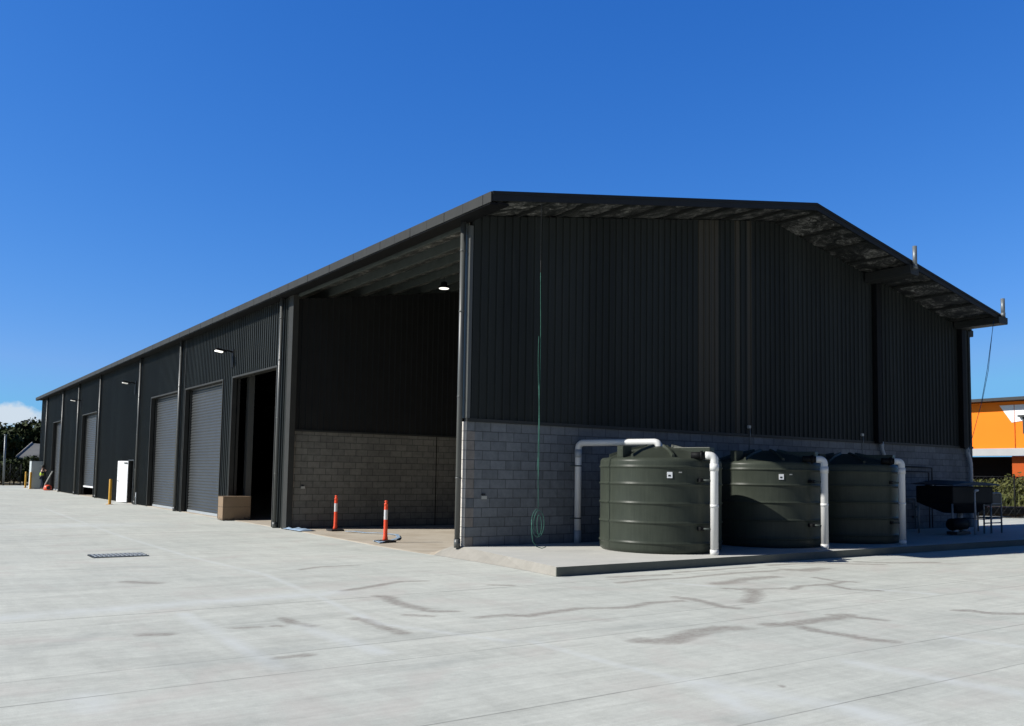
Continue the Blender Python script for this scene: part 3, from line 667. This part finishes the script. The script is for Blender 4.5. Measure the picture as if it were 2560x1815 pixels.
# ------------------------------------------------------------------ bollards in the open bay
def tbollard(x,y,z,lab,rz=0):
    e=empty('bollard',(x,y,z),rz,label=lab,cat='bollard',group='orange and white bollards in the open bay')
    m=MB(); m.box(-.20,.20,-.20,.20,0,.05); m.build('base',M['rubber'],e,bevel=.015)
    m=MB(); m.lathe([(.001,.05),(.065,.05),(.066,.09),(.052,.16),(.047,.56)],seg=20); m.build('lower_post',M['orange_plastic'],e)
    m=MB(); m.lathe([(.0475,.56),(.0475,.80)],seg=20); m.build('reflective_band',M['reflective'],e)
    m=MB(); m.lathe([(.047,.80),(.049,.84),(.046,.85),(.044,.93),(.052,.935),(.052,.95),(.038,.96),(.026,.97),(.030,.99),(.042,1.0),(.042,1.02),(.026,1.03),(.001,1.035)],seg=20); m.build('head',M['orange_plastic'],e)
    return e
fz=lambda x,y: float(zy(x,y))+.018
b1=pray(838,1327,-.225); b2=pray(963,1353,-.20)
tbollard(b1[0],b1[1],fz(*b1),'orange and white plastic bollard farther back, nearer the left jamb of the open bay')
tbollard(b2[0],b2[1],fz(*b2),'orange and white plastic bollard nearer the camera with a blue strap round its base',.2)
# blue straps on the floor
def strap(name,pts,wd,lab):
    m=MB(); P=[Vector((*pray(x,y,-.21),0)) for x,y in pts]
    for p in P: p.z=fz(p.x,p.y)+.012
    v=[];f=[]
    for i,p in enumerate(P):
        d=(P[min(i+1,len(P)-1)]-P[max(i-1,0)]).normalized(); n=Vector((-d.y,d.x,0))
        h=.02*(i%2)
        for s,zz in ((-1,0),(1,0)): v.append(tuple(p+n*wd/2*s+Vector((0,0,h))))
        for s,zz in ((-1,0),(1,0)): v.append(tuple(p+n*wd/2*s+Vector((0,0,h+.012))))
    for i in range(len(P)-1):
        a=4*i;b=a+4; f+=[(a,a+1,b+1,b),(a+2,b+2,b+3,a+3),(a,b,b+2,a+2),(a+1,a+3,b+3,b+1)]
    m.add(v,f); o=m.build(name,M['bag'],None); tag(o,lab,'strap'); return o
strap('strap',[(866,1328),(885,1330),(915,1332),(945,1334),(975,1335),(992,1338),(997,1344),(990,1349),(978,1351)],.09,'blue strap lying on the bay floor between the two bollards')
strap('strap',[(938,1352),(944,1355),(952,1357),(958,1356)],.10,'short blue strap crumpled at the base of the nearer bollard')
m=MB(); v=[]; cxy=pray(752,1324,-.22)
for i in range(5):
    for j in range(9):
        v.append((cxy[0]-.30+i*.12,cxy[1]-.7+j*.17,fz(*cxy)+.01+.05*RNG.rand()*(0<i<4)*(0<j<8)))
m.add(v,[(i*9+j,i*9+j+1,(i+1)*9+j+1,(i+1)*9+j) for i in range(4) for j in range(8)],True)
o=m.build('plastic_sheet',M['bag']); sm=o.modifiers.new('t','SOLIDIFY'); sm.thickness=.006; tag(o,'crumpled pale blue plastic sheet on the floor by the left jamb of the bay','plastic sheet')
# cardboard box in doorway
e=empty('cardboard_box',(0.02,15.1,-.225),label='brown cardboard box standing in the open doorway beside the roller door',cat='box')
m=MB(); m.box(-.42,.55,-.05,.50,0,.80); m.build('carton',M['card'],e,bevel=.01)
m=MB(); m.box(-.43,.06,-.06,.51,.802,.812); m.box(.08,.56,-.06,.51,.802,.81); m.build('flap',M['card'],e)
# drain grate
a=pray(217,1389,-.24)
e=empty('drain_grate',(-5.98,3.48,float(zy(-6,3.5))+.006),label='dark steel drain grate set in the concrete yard left of the open bay',cat='drain')
m=MB(); m.box(-.52,.52,-.30,.30,-.0,.004); m.build('pit_shade',M['hole'],e)  # flat near-black plate: shade below the bars put into its colour
m=MB()
for k in range(12):
    x=-.46+k*.082; m.prism([(x,-.27),(x+.03,-.27),(x+.03,.27),(x,.27)],2,.006,.024)
for y in (-.30,-.10,.10,.28): m.box(-.52,.52,y,y+.02,.005,.020)
m.build('bars',M['pvc_grey'],e)
# ------------------------------------------------------------------ yellow bollards
def ybollard(x,y,h,lab):
    e=empty('steel_bollard',(x,y,float(zy(x,y))),label=lab,cat='bollard',group='yellow steel bollards')
    m=MB(); m.lathe([(.001,0),(.17,0),(.17,.015),(.07,.016)],seg=20); m.build('base_plate',M['yellow'],e)
    m=MB(); m.lathe([(.07,.015),(.07,h-.03),(.055,h),(.001,h+.005)],seg=20); m.build('post',M['yellow'],e)
p=pray(274,1261,-.245); ybollard(p[0],p[1],1.20,'yellow steel bollard beside the white open door')
p=pray(63,1219.5,-.245); ybollard(p[0],p[1],1.30,'yellow steel bollard at the far left, left one of the pair')
p=pray(75,1222.5,-.245); ybollard(p[0],p[1],1.30,'yellow steel bollard at the far left, closer to the pale cabinet')
m=MB(); p=pray(325,1262,-.245); m.tube([(-.16,29.35,-.25),(-.16,29.35,.35)],.03,10); m.tube([(-.16,29.35,.1),(-.16,29.35,.16)],.045,10); tag(m.build('riser_pipe',M['pvc_grey']),'short pale pipe stub standing at the shed wall left of the roller doors','pipe')
# ------------------------------------------------------------------ far left: cabinet, person, plank, hut, pole, trees, fence
e=empty('cabinet',(-.86,62.2,-.245),label='tall pale grey cabinet standing against the far end of the shed',cat='cabinet')
m=MB(); m.box(0,.82,0,1.1,0,2.15); m.build('body',M['cabinet'],e,bevel=.01)
m=MB(); m.box(-.02,.84,-.02,1.12,2.155,2.19); m.build('lid',M['darksteel'],e)
m=MB(); m.box(.04,.78,-.014,-.004,.08,2.05); m.build('door',M['cabinet'],e)
# person (hi-vis vest, arms raised to the wall)
def skinmesh(name,mat,verts,edges,radii,parent,root=0,sub=2):
    me=bpy.data.meshes.new(name); me.from_pydata(verts,edges,[]); me.materials.append(mat)
    o=bpy.data.objects.new(name,me); link(o,parent)
    s=o.modifiers.new('skin','SKIN'); s.use_smooth_shade=True
    for i,r in enumerate(radii): me.skin_vertices[0].data[i].radius=(r,r) if isinstance(r,(int,float)) else r
    me.skin_vertices[0].data[root].use_root=True
    u=o.modifiers.new('sub','SUBSURF'); u.levels=sub; u.render_levels=sub
    return o
pp=pray(102.5,1223.5,-.245)
person=empty('person',(pp[0],pp[1],-.24),R(0),label='person in yellow vest and dark clothes reaching up at the far shed wall',cat='person')
J=[(0,0,.95),(0,0,1.15),(.02,0,1.38),(.03,0,1.48),(.05,0,1.58),(.05,0,1.70),  #0-5 pelvis..head
   (.02,.18,1.40),(.22,.22,1.42),(.44,.20,1.62),(.50,.19,1.68),  #6-9 arm
   (.02,-.18,1.40),(.20,-.24,1.38),(.42,-.20,1.56),(.48,-.19,1.62), #10-13
   (0,.10,.90),(.03,.12,.50),(-.02,.13,.09),(.12,.14,.04), #14-17
   (0,-.10,.90),(.08,-.12,.50),(.06,-.13,.09),(.20,-.14,.04)]
E_=[(0,1),(1,2),(2,3),(3,4),(4,5),(2,6),(6,7),(7,8),(8,9),(2,10),(10,11),(11,12),(12,13),(0,14),(14,15),(15,16),(16,17),(0,18),(18,19),(19,20),(20,21)]
Rd=[(.14,.12),(.13,.11),(.13,.11),.055,.075,.095,.06,.045,.033,.03,.06,.045,.033,.03,.085,.058,.042,.04,.085,.058,.042,.04]
skinmesh('body',M['skin'],J,E_,Rd,person)
for s in(-1,1):
    for k in range(5):
        m=MB(); y0=.19*s+(.018*(k-2))*1; 
        bx=(.50 if s>0 else .48); bz=(1.68 if s>0 else 1.62)
        ln=(.05,.075,.08,.075,.06)[k]
        m.tube([(bx,y0,bz),(bx+.03,y0+.004*(k-2),bz+ln*.6),(bx+.05,y0+.005*(k-2),bz+ln)],.009,6); m.build('finger',M['skin'],person)
skinmesh('shirt',M['navy'],[J[i] for i in (1,2,6,7,10,11)],[(0,1),(1,2),(2,3),(1,4),(4,5)],[(.145,.125),(.145,.122),.072,.056,.072,.056],person)
skinmesh('vest',M['vest'],[(0,0,.98),(0,0,1.15),(.02,0,1.36)],[(0,1),(1,2)],[(.165,.15),(.165,.145),(.165,.14)],person)
skinmesh('trousers',M['navy'],[J[i] for i in (0,14,15,16,18,19,20)],[(0,1),(1,2),(2,3),(0,4),(4,5),(5,6)],[(.15,.13),.095,.072,.062,.095,.072,.062],person)
m=MB(); m.lathe([(.001,1.84),(.06,1.83),(.10,1.78),(.112,1.70),(.108,1.66)],c=(.04,0),seg=16); m.build('hair',M['hair'],person)
for y in(-.035,.035):
    m=MB(); m.lathe([(.001,1.722),(.009,1.715),(.001,1.708)],c=(.143,y),seg=8); m.build('eye',M['hair'],person)
p=pray(107,1226,-.245)
e=empty('floor_scrubber',(p[0],p[1]-.3,-.24),label='orange machine with long pale handle leaning at the wall beside the person',cat='cleaning machine')
m=MB(); m.tube([(-.0,0,.05),(.10,-.1,.50),(.42,-.9,1.42)],.045,10); m.build('handle',M['gal_box'],e)
m=MB(); m.lathe([(.001,.02),(.26,.02),(.28,.1),(.25,.32),(.12,.40),(.001,.42)],c=(.26,-.2),seg=24); m.build('body',M['orange_plastic'],e)
m=MB(); m.tube([(.26,-.50,.2),(.26,-.42,.2)],.13,16); m.build('wheel',M['rubber'],e)
# hut beyond the shed
e=empty('hut',(4.2,94.5,-.6),label='low grey roofed hut among the trees behind the far end of the shed',cat='hut')
m=MB(); m.box(-1.2,5,-2,3,0,3.0); m.build('wall',M['hole'],e)
m=MB(); m.add([(-3.2,-3.4,3.05),(3.5,-3.4,2.3),(5,3.5,4.4),(-1.0,3.5,4.7),(-3.2,-3.4,2.9),(3.5,-3.4,2.15),(5,3.5,4.25),(-1.0,3.5,4.55)],[(0,1,2,3),(4,7,6,5),(0,4,5,1),(1,5,6,2),(2,6,7,3),(3,7,4,0)])
rf=m.build('roof',M['roofgrey'],e)
m=MB(); m.tube([(-3.22,-3.42,3.1),(-1.02,3.5,4.78)],.08,4); m.build('barge_board',M['block_end'],rf)
m=MB(); m.box(-1.3,1.2,-2.1,-2.02,1.9,2.25); m.build('window',M['blackpl'],e)
e=empty('light_pole',(-1.42,76.,-.3),label='slim pale pole standing by the fence at the far left',cat='pole')
m=MB(); m.tube([(0,0,0),(-.05,0,4.55)],.09,8); m.build('post',M['frame'],e)
m=MB(); m.tube([(-.05,0,4.5),(-.05,0,4.62)],.12,8); m.build('cap',M['frame'],e)
# foliage
def crown(mb,cx,cy,cz,rx_,ry_,rz_,n,leaf,blobs=9,seed=0,mult=1):
    rs=np.random.RandomState(seed); B=[]
    for k in range(blobs):
        th=rs.rand()*2*math.pi; ph=rs.uniform(-.5,1); rr=rs.uniform(.35,.75)
        B.append((cx+rx_*rr*math.cos(th),cy+ry_*rr*math.sin(th),cz+rz_*ph*.62,rs.uniform(.28,.5)))
    B.append((cx,cy,cz,.6))
    per=n//len(B)
    for bx,by,bz,s in B:
        d=rs.normal(size=(per,3)); d/=np.linalg.norm(d,axis=1)[:,None]; r=rs.uniform(.55,1.08,per)[:,None]
        P=np.array([bx,by,bz])+d*r*np.array([rx_,ry_,rz_])*s
        for p,nn in zip(P,d):
            t=Vector(nn+rs.normal(size=3)*.6).normalized(); a=t.orthogonal().normalized(); a=Matrix.Rotation(rs.rand()*6.28,3,t)@a; b=t.cross(a)
            l=leaf*rs.uniform(.6,1.4); P0=Vector(p); k=len(mb.v)
            mb.v+= [tuple(P0-a*l-b*l*.4),tuple(P0+b*l*.55-a*.2*l),tuple(P0+a*l+b*l*.3),tuple(P0-b*l*.5+a*.2*l)]
            mb.f.append((k,k+1,k+2,k+3)); mb.sm.append(False)
def leafobj(name,mb,mat,parent=None):
    me=bpy.data.meshes.new(name); me.from_pydata(mb.v,[],mb.f); me.materials.append(mat); return link(bpy.data.objects.new(name,me),parent)
def tree(x,y,z0,h,w,lab,seed,mat='leaf',n=2600,grp='trees beyond the far end of the yard',leaf=.30):
    e=empty('tree',(x,y,z0),label=lab,cat='tree',group=grp)
    m=MB(); m.tube([(0,0,0),(.1,0,h*.3),(-.05,.1,h*.6),(0,0,h*.85)],.2,8,radii=[.28,.2,.14,.05])
    rs=random.Random(seed)
    for k in range(5):
        a=rs.random()*6.28; m.tube([(0,0,h*(.3+.08*k)),(w*.25*math.cos(a),w*.25*math.sin(a),h*(.5+.07*k)),(w*.4*math.cos(a),w*.4*math.sin(a),h*(.62+.06*k))],.08,6,radii=[.12,.08,.03])
    m.build('trunk',M['bark'],e)
    m=MB(); crown(m,0,0,h*.60,w*.5,w*.5,h*.46,n,leaf,12,seed); leafobj('crown',m,M[mat],e)
PP=lambda px,d:(CAM+ (CF+CR*((px-1280)/FPX))*d)
specs=[(-60,108,5.6,7,'leftmost dark tree, cut by the frame edge, behind the pale pole'),(-12,104,6.0,6.5,'dark tree directly behind the pale pole'),(26,110,6.6,6,'dark tree with the highest top right of the pale pole'),
 (52,116,5.9,6,'low dark tree above the left end of the hut roof'),(80,112,7.2,6.5,'dark tree rising above the hut roof against the cloud'),(112,114,7.9,7,'tall dark tree half hidden by the far corner of the shed')]
for i,(px,d,h,wd,lab) in enumerate(specs):
    p=PP(px,d); tree(p.x,p.y,-.5,h,wd,lab,10+i,'leaf',3200,leaf=.26)
specs=[(-30,96,3.6,6),(15,95,3.0,5.5),(45,97,2.4,5),(70,94,2.9,4)]
labs=['rounded scrub bush low at the left frame edge behind the fence','rounded scrub bush behind the foot of the pale pole','low scrub bush between pole and hut','scrub bush left of the pale cabinet behind the yellow bollards']
for i,(px,d,h,wd) in enumerate(specs):
    p=PP(px,d); e=empty('bush',(p.x,p.y,-.5),label=labs[i],cat='bush',group='bushes behind the far fence')
    m=MB(); crown(m,0,0,h*.5,wd*.55,wd*.5,h*.55,2600,.2,10,40+i); leafobj('foliage',m,M['leaf' if i%2 else 'leaf_m'],e)
    m=MB(); m.tube([(0,0,0),(.1,0,h*.5)],.08,6); m.build('stem',M['bark'],e)
# wooded slope closing the view behind them
m=MB()
for k in range(26):
    p=PP(-420+k*26,128+10*(k%3)); crown(m,p.x,p.y,1.8,4.5,4,3.2,1100,.45,8,80+k)
wd=leafobj('woodland',m,M['leaf']); tag(wd,kind='stuff',label='mass of dark woodland behind the far left end of the yard',cat='woodland')
def mesh_fence(name,P0,P1,h,npost,lab,grp=None,diag=False,wires=7,posts_extra=0):
    e=empty(name,(0,0,0),label=lab,cat='fence')
    P0,P1=Vector(P0),Vector(P1)
    for k in range(npost):
        p=P0.lerp(P1,k/(npost-1)); m=MB(); m.tube([tuple(p),tuple(p+Vector((0,0,h)))],.045,8); m.build('post',M['blackpl'],e)
    m=MB()
    for k in (0.02,.98): m.tube([tuple(P0+Vector((0,0,h*k))),tuple(P1+Vector((0,0,h*k)))],.022,6)
    m.build('rail',M['blackpl'],e)
    m=MB(); n=int((P1-P0).length/.35); hh=Vector((0,0,h))
    for k in range(n):
        a=P0.lerp(P1,k/n); b=P0.lerp(P1,min(1,(k+4)/n)); m.tube([tuple(a+Vector((0,0,.05))),tuple(b+hh)],.006,3,False); m.tube([tuple(b+Vector((0,0,.05))),tuple(a+hh)],.006,3,False)
    m.build('wire_mesh',M['darksteel'],e)
    if diag:
        m=MB(); q=P0.lerp(P1,.42); q2=P0.lerp(P1,.75); m.tube([tuple(q+Vector((0,0,h*.55))),tuple(q2+Vector((0,0,.1)))],.04,6); m.build('brace',M['blackpl'],e)
    return e
a=PP(-120,86); b=PP(62,84)
mesh_fence('wire_fence',(a.x,a.y,-.3),(b.x,b.y,-.3),2.0,8,'dark wire fence with a sloping brace at the far left of the yard',diag=True)
# ------------------------------------------------------------------ right: orange building, scrub, fence, stack
d1,d2=90,76/.985
A=PP(2300,d1); B=PP(2760,d2*.985); A.z=0;B.z=0
dirw=(B-A).normalized(); nrm=Vector((dirw.y,-dirw.x,0)) ; 
if nrm.dot(CAM-A)<0: nrm=-nrm
ang=math.atan2(dirw.y,dirw.x); LW=(B-A).length+12
e=empty('commercial_building',(A.x,A.y,-.6),ang,label='orange and white building with dark roof beyond the fence at the right edge',cat='building')
def zat(px,py,dd): return (CAM+(CF+CR*((px-1280)/FPX)-CU*((py-CY0)/FPX))*dd).z+.6
zt=zat(2430,1016,85); za=zat(2430,1122,85); zb_=zat(2430,1140,85)
def ux(px):
    d=CF+CR*((px-1280)/FPX); q=A-CAM; den=d.x*dirw.y-d.y*dirw.x; t=(q.x*dirw.y-q.y*dirw.x)/den
    return (CAM+d*t-A).dot(dirw)
sgn=1 if (Matrix.Rotation(-ang,3,'Z')@nrm).y>0 else -1
def Yf(a,b): return (min(a*sgn,b*sgn),max(a*sgn,b*sgn))
def bb(m,x0,x1,o0,o1,z0,z1):
    y0,y1=Yf(o0,o1); m.box(x0,x1,y0,y1,z0,z1)
m=MB(); bb(m,-6,ux(2700)+6,-8,0,za,zt+.3); m.build('wall',M['orange_w'],e)
x1,x2,x3=ux(2499),ux(2529),ux(2556)
m=MB(); zz=zat(2529,1060,84.5)
y0,y1=Yf(0.005,.05); m.prism([(x1,zt-.02),(x2,zz),(x3,zz+.12),(x3+14,zz+.3),(x3+14,zt-.02)],1,y0,y1); m.build('white_panel',M['white_w'],e)
m=MB(); bb(m,-6.5,ux(2700)+6.5,-8.5,1.2,zt+.34,zt+.62); m.build('roof',M['darksteel'],e)
m=MB(); bb(m,-6,ux(2700)+6,0,.5,zb_,za-.003); m.build('awning',M['greyband'],e)
m=MB(); bb(m,ux(2521),ux(2700)+6,-8,-.4,0,zb_-.003); m.build('lower_wall',M['orange_d'],e)
m=MB(); bb(m,-6,ux(2521)-.002,-6,-3,0,zb_-.003); m.build('recess_shade',M['hole'],e)  # near-black fill: shade inside the opening put into its colour
xw=ux(2557); m=MB(); bb(m,xw,xw+2,.06,.12,zat(2557,1088,84),zat(2557,1048,84)); w_=m.build('window',M['darksteel'],e)
m=MB(); bb(m,xw-.3,xw+2.3,.06,.4,zat(2557,1047,84),zat(2557,1044,84)+.05); m.build('hood',M['darksteel'],w_)
for px in (2536,):
    m=MB(); x=ux(px); bb(m,x-.025,x+.025,.052,.058,za,zt); m.build('wall_joint',M['orange_d'],e)
# scrub verge: rough mound + individual shrubs + grasses
labs=['left part of the sunlit scrub, just beyond the shed corner','bushy sunlit shrub behind the grey step frame','tall sunlit shrub left of the fence post','low yellowing shrub by the fence post','sunlit shrub at the right frame edge under the orange wall','small dry shrub at the kerb near the right frame edge','yellow green shrub farther back at the right','scrubby shrub partly hidden by the shed wall']
for i,(px,d,h,wd) in enumerate([(2435,66,2.2,4.5),(2462,69,2.0,4.),(2490,66,2.35,4),(2516,67,2.2,3.8),(2552,64,2.6,4.5),(2535,61,1.3,3),(2580,68,2.6,5),(2405,66,2.2,4.5)]):
    p=PP(px,d); e=empty('shrub',(p.x,p.y,-.62),label=labs[i],cat='shrub',group='sunlit shrubs below the orange building')
    m=MB(); crown(m,0,0,h*.45,wd*.55,wd*.5,h*.6,3400,.11,14,140+i); leafobj('foliage',m,M['leaf_l'],e)
    m=MB(); m.tube([(0,0,0),(.1,0,h*.5)],.06,6); m.build('stem',M['bark'],e)
m=MB(); rs=np.random.RandomState(3)
for k in range(5200):
    px=rs.uniform(2360,2680); d=rs.uniform(58,80); p=PP(px,d); hgt=rs.uniform(.25,.9 if rs.rand()<.85 else 2.3); a=rs.rand()*6.28; r=rs.uniform(.03,.06); q=len(m.v); lx,ly=rs.normal(size=2)*.15
    m.v+=[(p.x-r*math.cos(a),p.y-r*math.sin(a),-.6),(p.x+r*math.cos(a),p.y+r*math.sin(a),-.6),(p.x+lx,p.y+ly,-.6+hgt)]; m.f.append((q,q+1,q+2)); m.sm.append(False)
g_=leafobj('grass',m,M['leaf_l']); tag(g_,kind='stuff',label='long dry grass on the verge below the orange building',cat='grass')
p0=PP(2380,53);p1=PP(2540,51.5); p2=PP(2700,50)
mesh_fence('wire_fence',(p0.x-.4,p0.y,-.52),(p2.x,p2.y,-.52),2.35,3,'black wire fence in front of the scrub at the right')
e=empty('metal_pack',( *pray(2502,1289,-.5),-.51),R(-25),label='low stack of dark flat panels on the concrete beside the fence post',cat='stack')
m=MB()
for k in range(3): m.box(-2.5,2.3,-.5+.8*k*0,-.35,0,.14)
m.box(-2.3,2.2,.4,.55,0,.14); m.build('bearer',M['bark'],e)
for k in range(4):
    m=MB(); m.box(-2.9+.2*k,2.7-.12*k,-.8,.8,.145+.10*k,.235+.10*k); m.build('panel',M['blackpl'],e)
# ------------------------------------------------------------------ hopper on frame, steps, pump near the right end of the shed
e=empty('hopper',(15.75,-1.75,0),label='black tapered hopper on tube legs near the right end of the shed',cat='hopper')
m=MB(); 
top_=[(-1.15,-.55,1.36),(1.05,-.55,1.36),(1.05,.55,1.36),(-1.15,.55,1.36)]; mid=[(x,y,.88) for x,y,_ in top_]; bot=[(-.25,-.25,.58),(.75,-.25,.58),(.75,.25,.58),(-.25,.25,.58)]
m.add(top_+mid+bot,[(0,1,2,3),(0,4,5,1),(1,5,6,2),(2,6,7,3),(3,7,4,0),(4,8,9,5),(5,9,10,6),(6,10,11,7),(7,11,8,4),(8,11,10,9)]); m.build('body',M['blackpl'],e,bevel=.03)
m=MB(); m.add([(-1.3,-.65,1.38),(1.3,-.65,1.40),(1.3,.65,1.42),(-1.3,.65,1.40),(-1.2,-.6,1.41),(0,-.6,1.50),(1.25,-.6,1.44),(1.25,.6,1.46),(0,.6,1.54),(-1.2,.6,1.43)],[(0,3,2,1),(0,1,6,5,4),(3,9,8,7,2),(4,5,8,9),(5,6,7,8),(0,4,9,3),(1,2,7,6)]); m.build('lid',M['darksteel'],e)
for x in (-1.1,1.0):
    for y in (-.5,.5):
        m=MB(); m.tube([(x,y,0),(x,y,.9)],.028,8); m.build('leg',M['frame'],e)
m=MB(); m.tube([(.25,0,.6),(.25,0,.35)],.06,10); m.build('outlet',M['pvc_grey'],e)
e=empty('fill_pipe',(15.55,-2.42,0),label='thin pale upright pipe with a short elbow in front of the black hopper',cat='pipe')
m=MB(); m.tube([(0,0,.42),(0,0,1.22)]+elbow((0,0,1.1),(0,0,1.25),(.18,0,1.25),.05)+[(.16,0,1.25)],.035,10); m.build('pipe',M['pvc_grey'],e)
m=MB(); m.tube([(0,0,0),(0,0,.42)],.045,10); m.build('socket',M['pvc_grey'],e)
e=empty('pump',(14.95,-2.25,0),label='black pump on white fittings on the ground beneath the hopper',cat='pump')
m=MB(); m.tube([(-.42,0,.30),(-.36,0,.30),(.3,0,.30),(.38,0,.30)],.17,18,radii=[.10,.17,.17,.11]); m.build('motor',M['blackpl'],e)
m=MB(); m.tube([(-.30,-.05,0)]+elbow((-.3,-.05,0),(-.3,-.05,.12),(-.1,-.05,.12),.05)+[(-.12,-.05,.12)],.035,10); m.tube([(.1,-.05,.13),(.38,-.05,.15),(.38,-.05,.24)],.035,10); m.build('fitting',M['pvc_grey'],e)
m=MB(); m.box(-.35,.35,-.15,.15,.02,.10); m.build('base',M['darksteel'],e)
def hoopframe(loc,w_,h_,rungs,name,lab,depth=.7):
    e=empty(name,loc,label=lab,cat='step frame')
    for yy in (0,depth):
        hh=h_ if yy==0 else h_*.62
        m=MB(); pts=[(0,yy,0)]+[tuple(p) for p in elbow((0,yy,0),(0,yy,hh),(w_,yy,hh),.13)]+[tuple(p) for p in elbow((0,yy,hh),(w_,yy,hh),(w_,yy,0),.13)]+[(w_,yy,0)]
        m.tube(pts,.025,8); m.build('hoop',M['frame'],e)
    for k in rungs:
        m=MB(); m.tube([(0,0,k),(w_,0,k)],.018,6); m.build('rung',M['frame'],e)
    m=MB()
    for x in (0,w_):
        for k in (.42,): m.tube([(x,0,k),(x,depth,k)],.018,6)
    m.build('side_rail',M['frame'],e)
    m=MB(); m.box(.03,w_-.03,-.01,.01,h_*.80-.14,h_*.80+.2); m.build('panel',M['darksteel'],e)
hoopframe((16.35,-2.25,0),1.0,1.17,(.30,.42,.86),'step_frame','grey tubular step frame with rounded hoops beside the black hopper')
# meters on block wall
e=empty('meter_box',(17.3,-.05,1.2),label='dark meter box with a small white label low on the shaded block wall',cat='meter box')
m=MB(); m.box(-.16,.20,-.12,.04,-.22,.30); m.build('box',M['blackpl'],e,bevel=.01)
m=MB(); m.box(-.02,.04,-.126,-.122,-.05,.2); m.build('label_plate',M['gal_box'],e)
m=MB()
m.tube([(.12,-.03,.3),(.12,-.03,.62)]+elbow((.12,-.03,.6),(.12,-.03,.72),(-1.9,-.03,.74),.06)+[(-2.2,-.03,.74)],.022,8)
m.tube([(-.08,-.03,.3),(-.08,-.03,.50)]+elbow((-.08,-.03,.5),(-.08,-.03,.58),(-1.9,-.03,.60),.06)+[(-2.2,-.03,.60)],.018,8)
m.tube([(.1,-.03,-.22),(.1,-.03,-1.18)],.02,8); m.tube([(-.06,-.03,-.22),(-.06,-.03,-1.18)],.02,8)
m.build('conduit',M['darksteel'],e)
e=empty('tap_stand',(16.5,-.05,0),label='thin pipework with a tap bending down the shaded block wall beside the farthest tank',cat='pipework')
m=MB(); m.tube([(0,0,0),(0,0,.78)]+elbow((0,0,.7),(0,0,.96),(-1,0,.97),.07)+[(-1.4,0,.97)],.022,8); m.tube([(-.12,0,.6),(-.12,0,.85),(-.6,0,.86)],.014,6); m.build('pipe',M['frame'],e)
m=MB(); m.box(-.14,.04,-.04,.02,.35,.40); m.box(-.02,.05,-.05,.0,.66,.72); m.build('valve',M['galv'],e)
# ------------------------------------------------------------------ render setup
sc.render.engine='CYCLES'
try:
    sc.cycles.max_bounces=6; sc.cycles.diffuse_bounces=2; sc.cycles.glossy_bounces=3
except Exception: pass
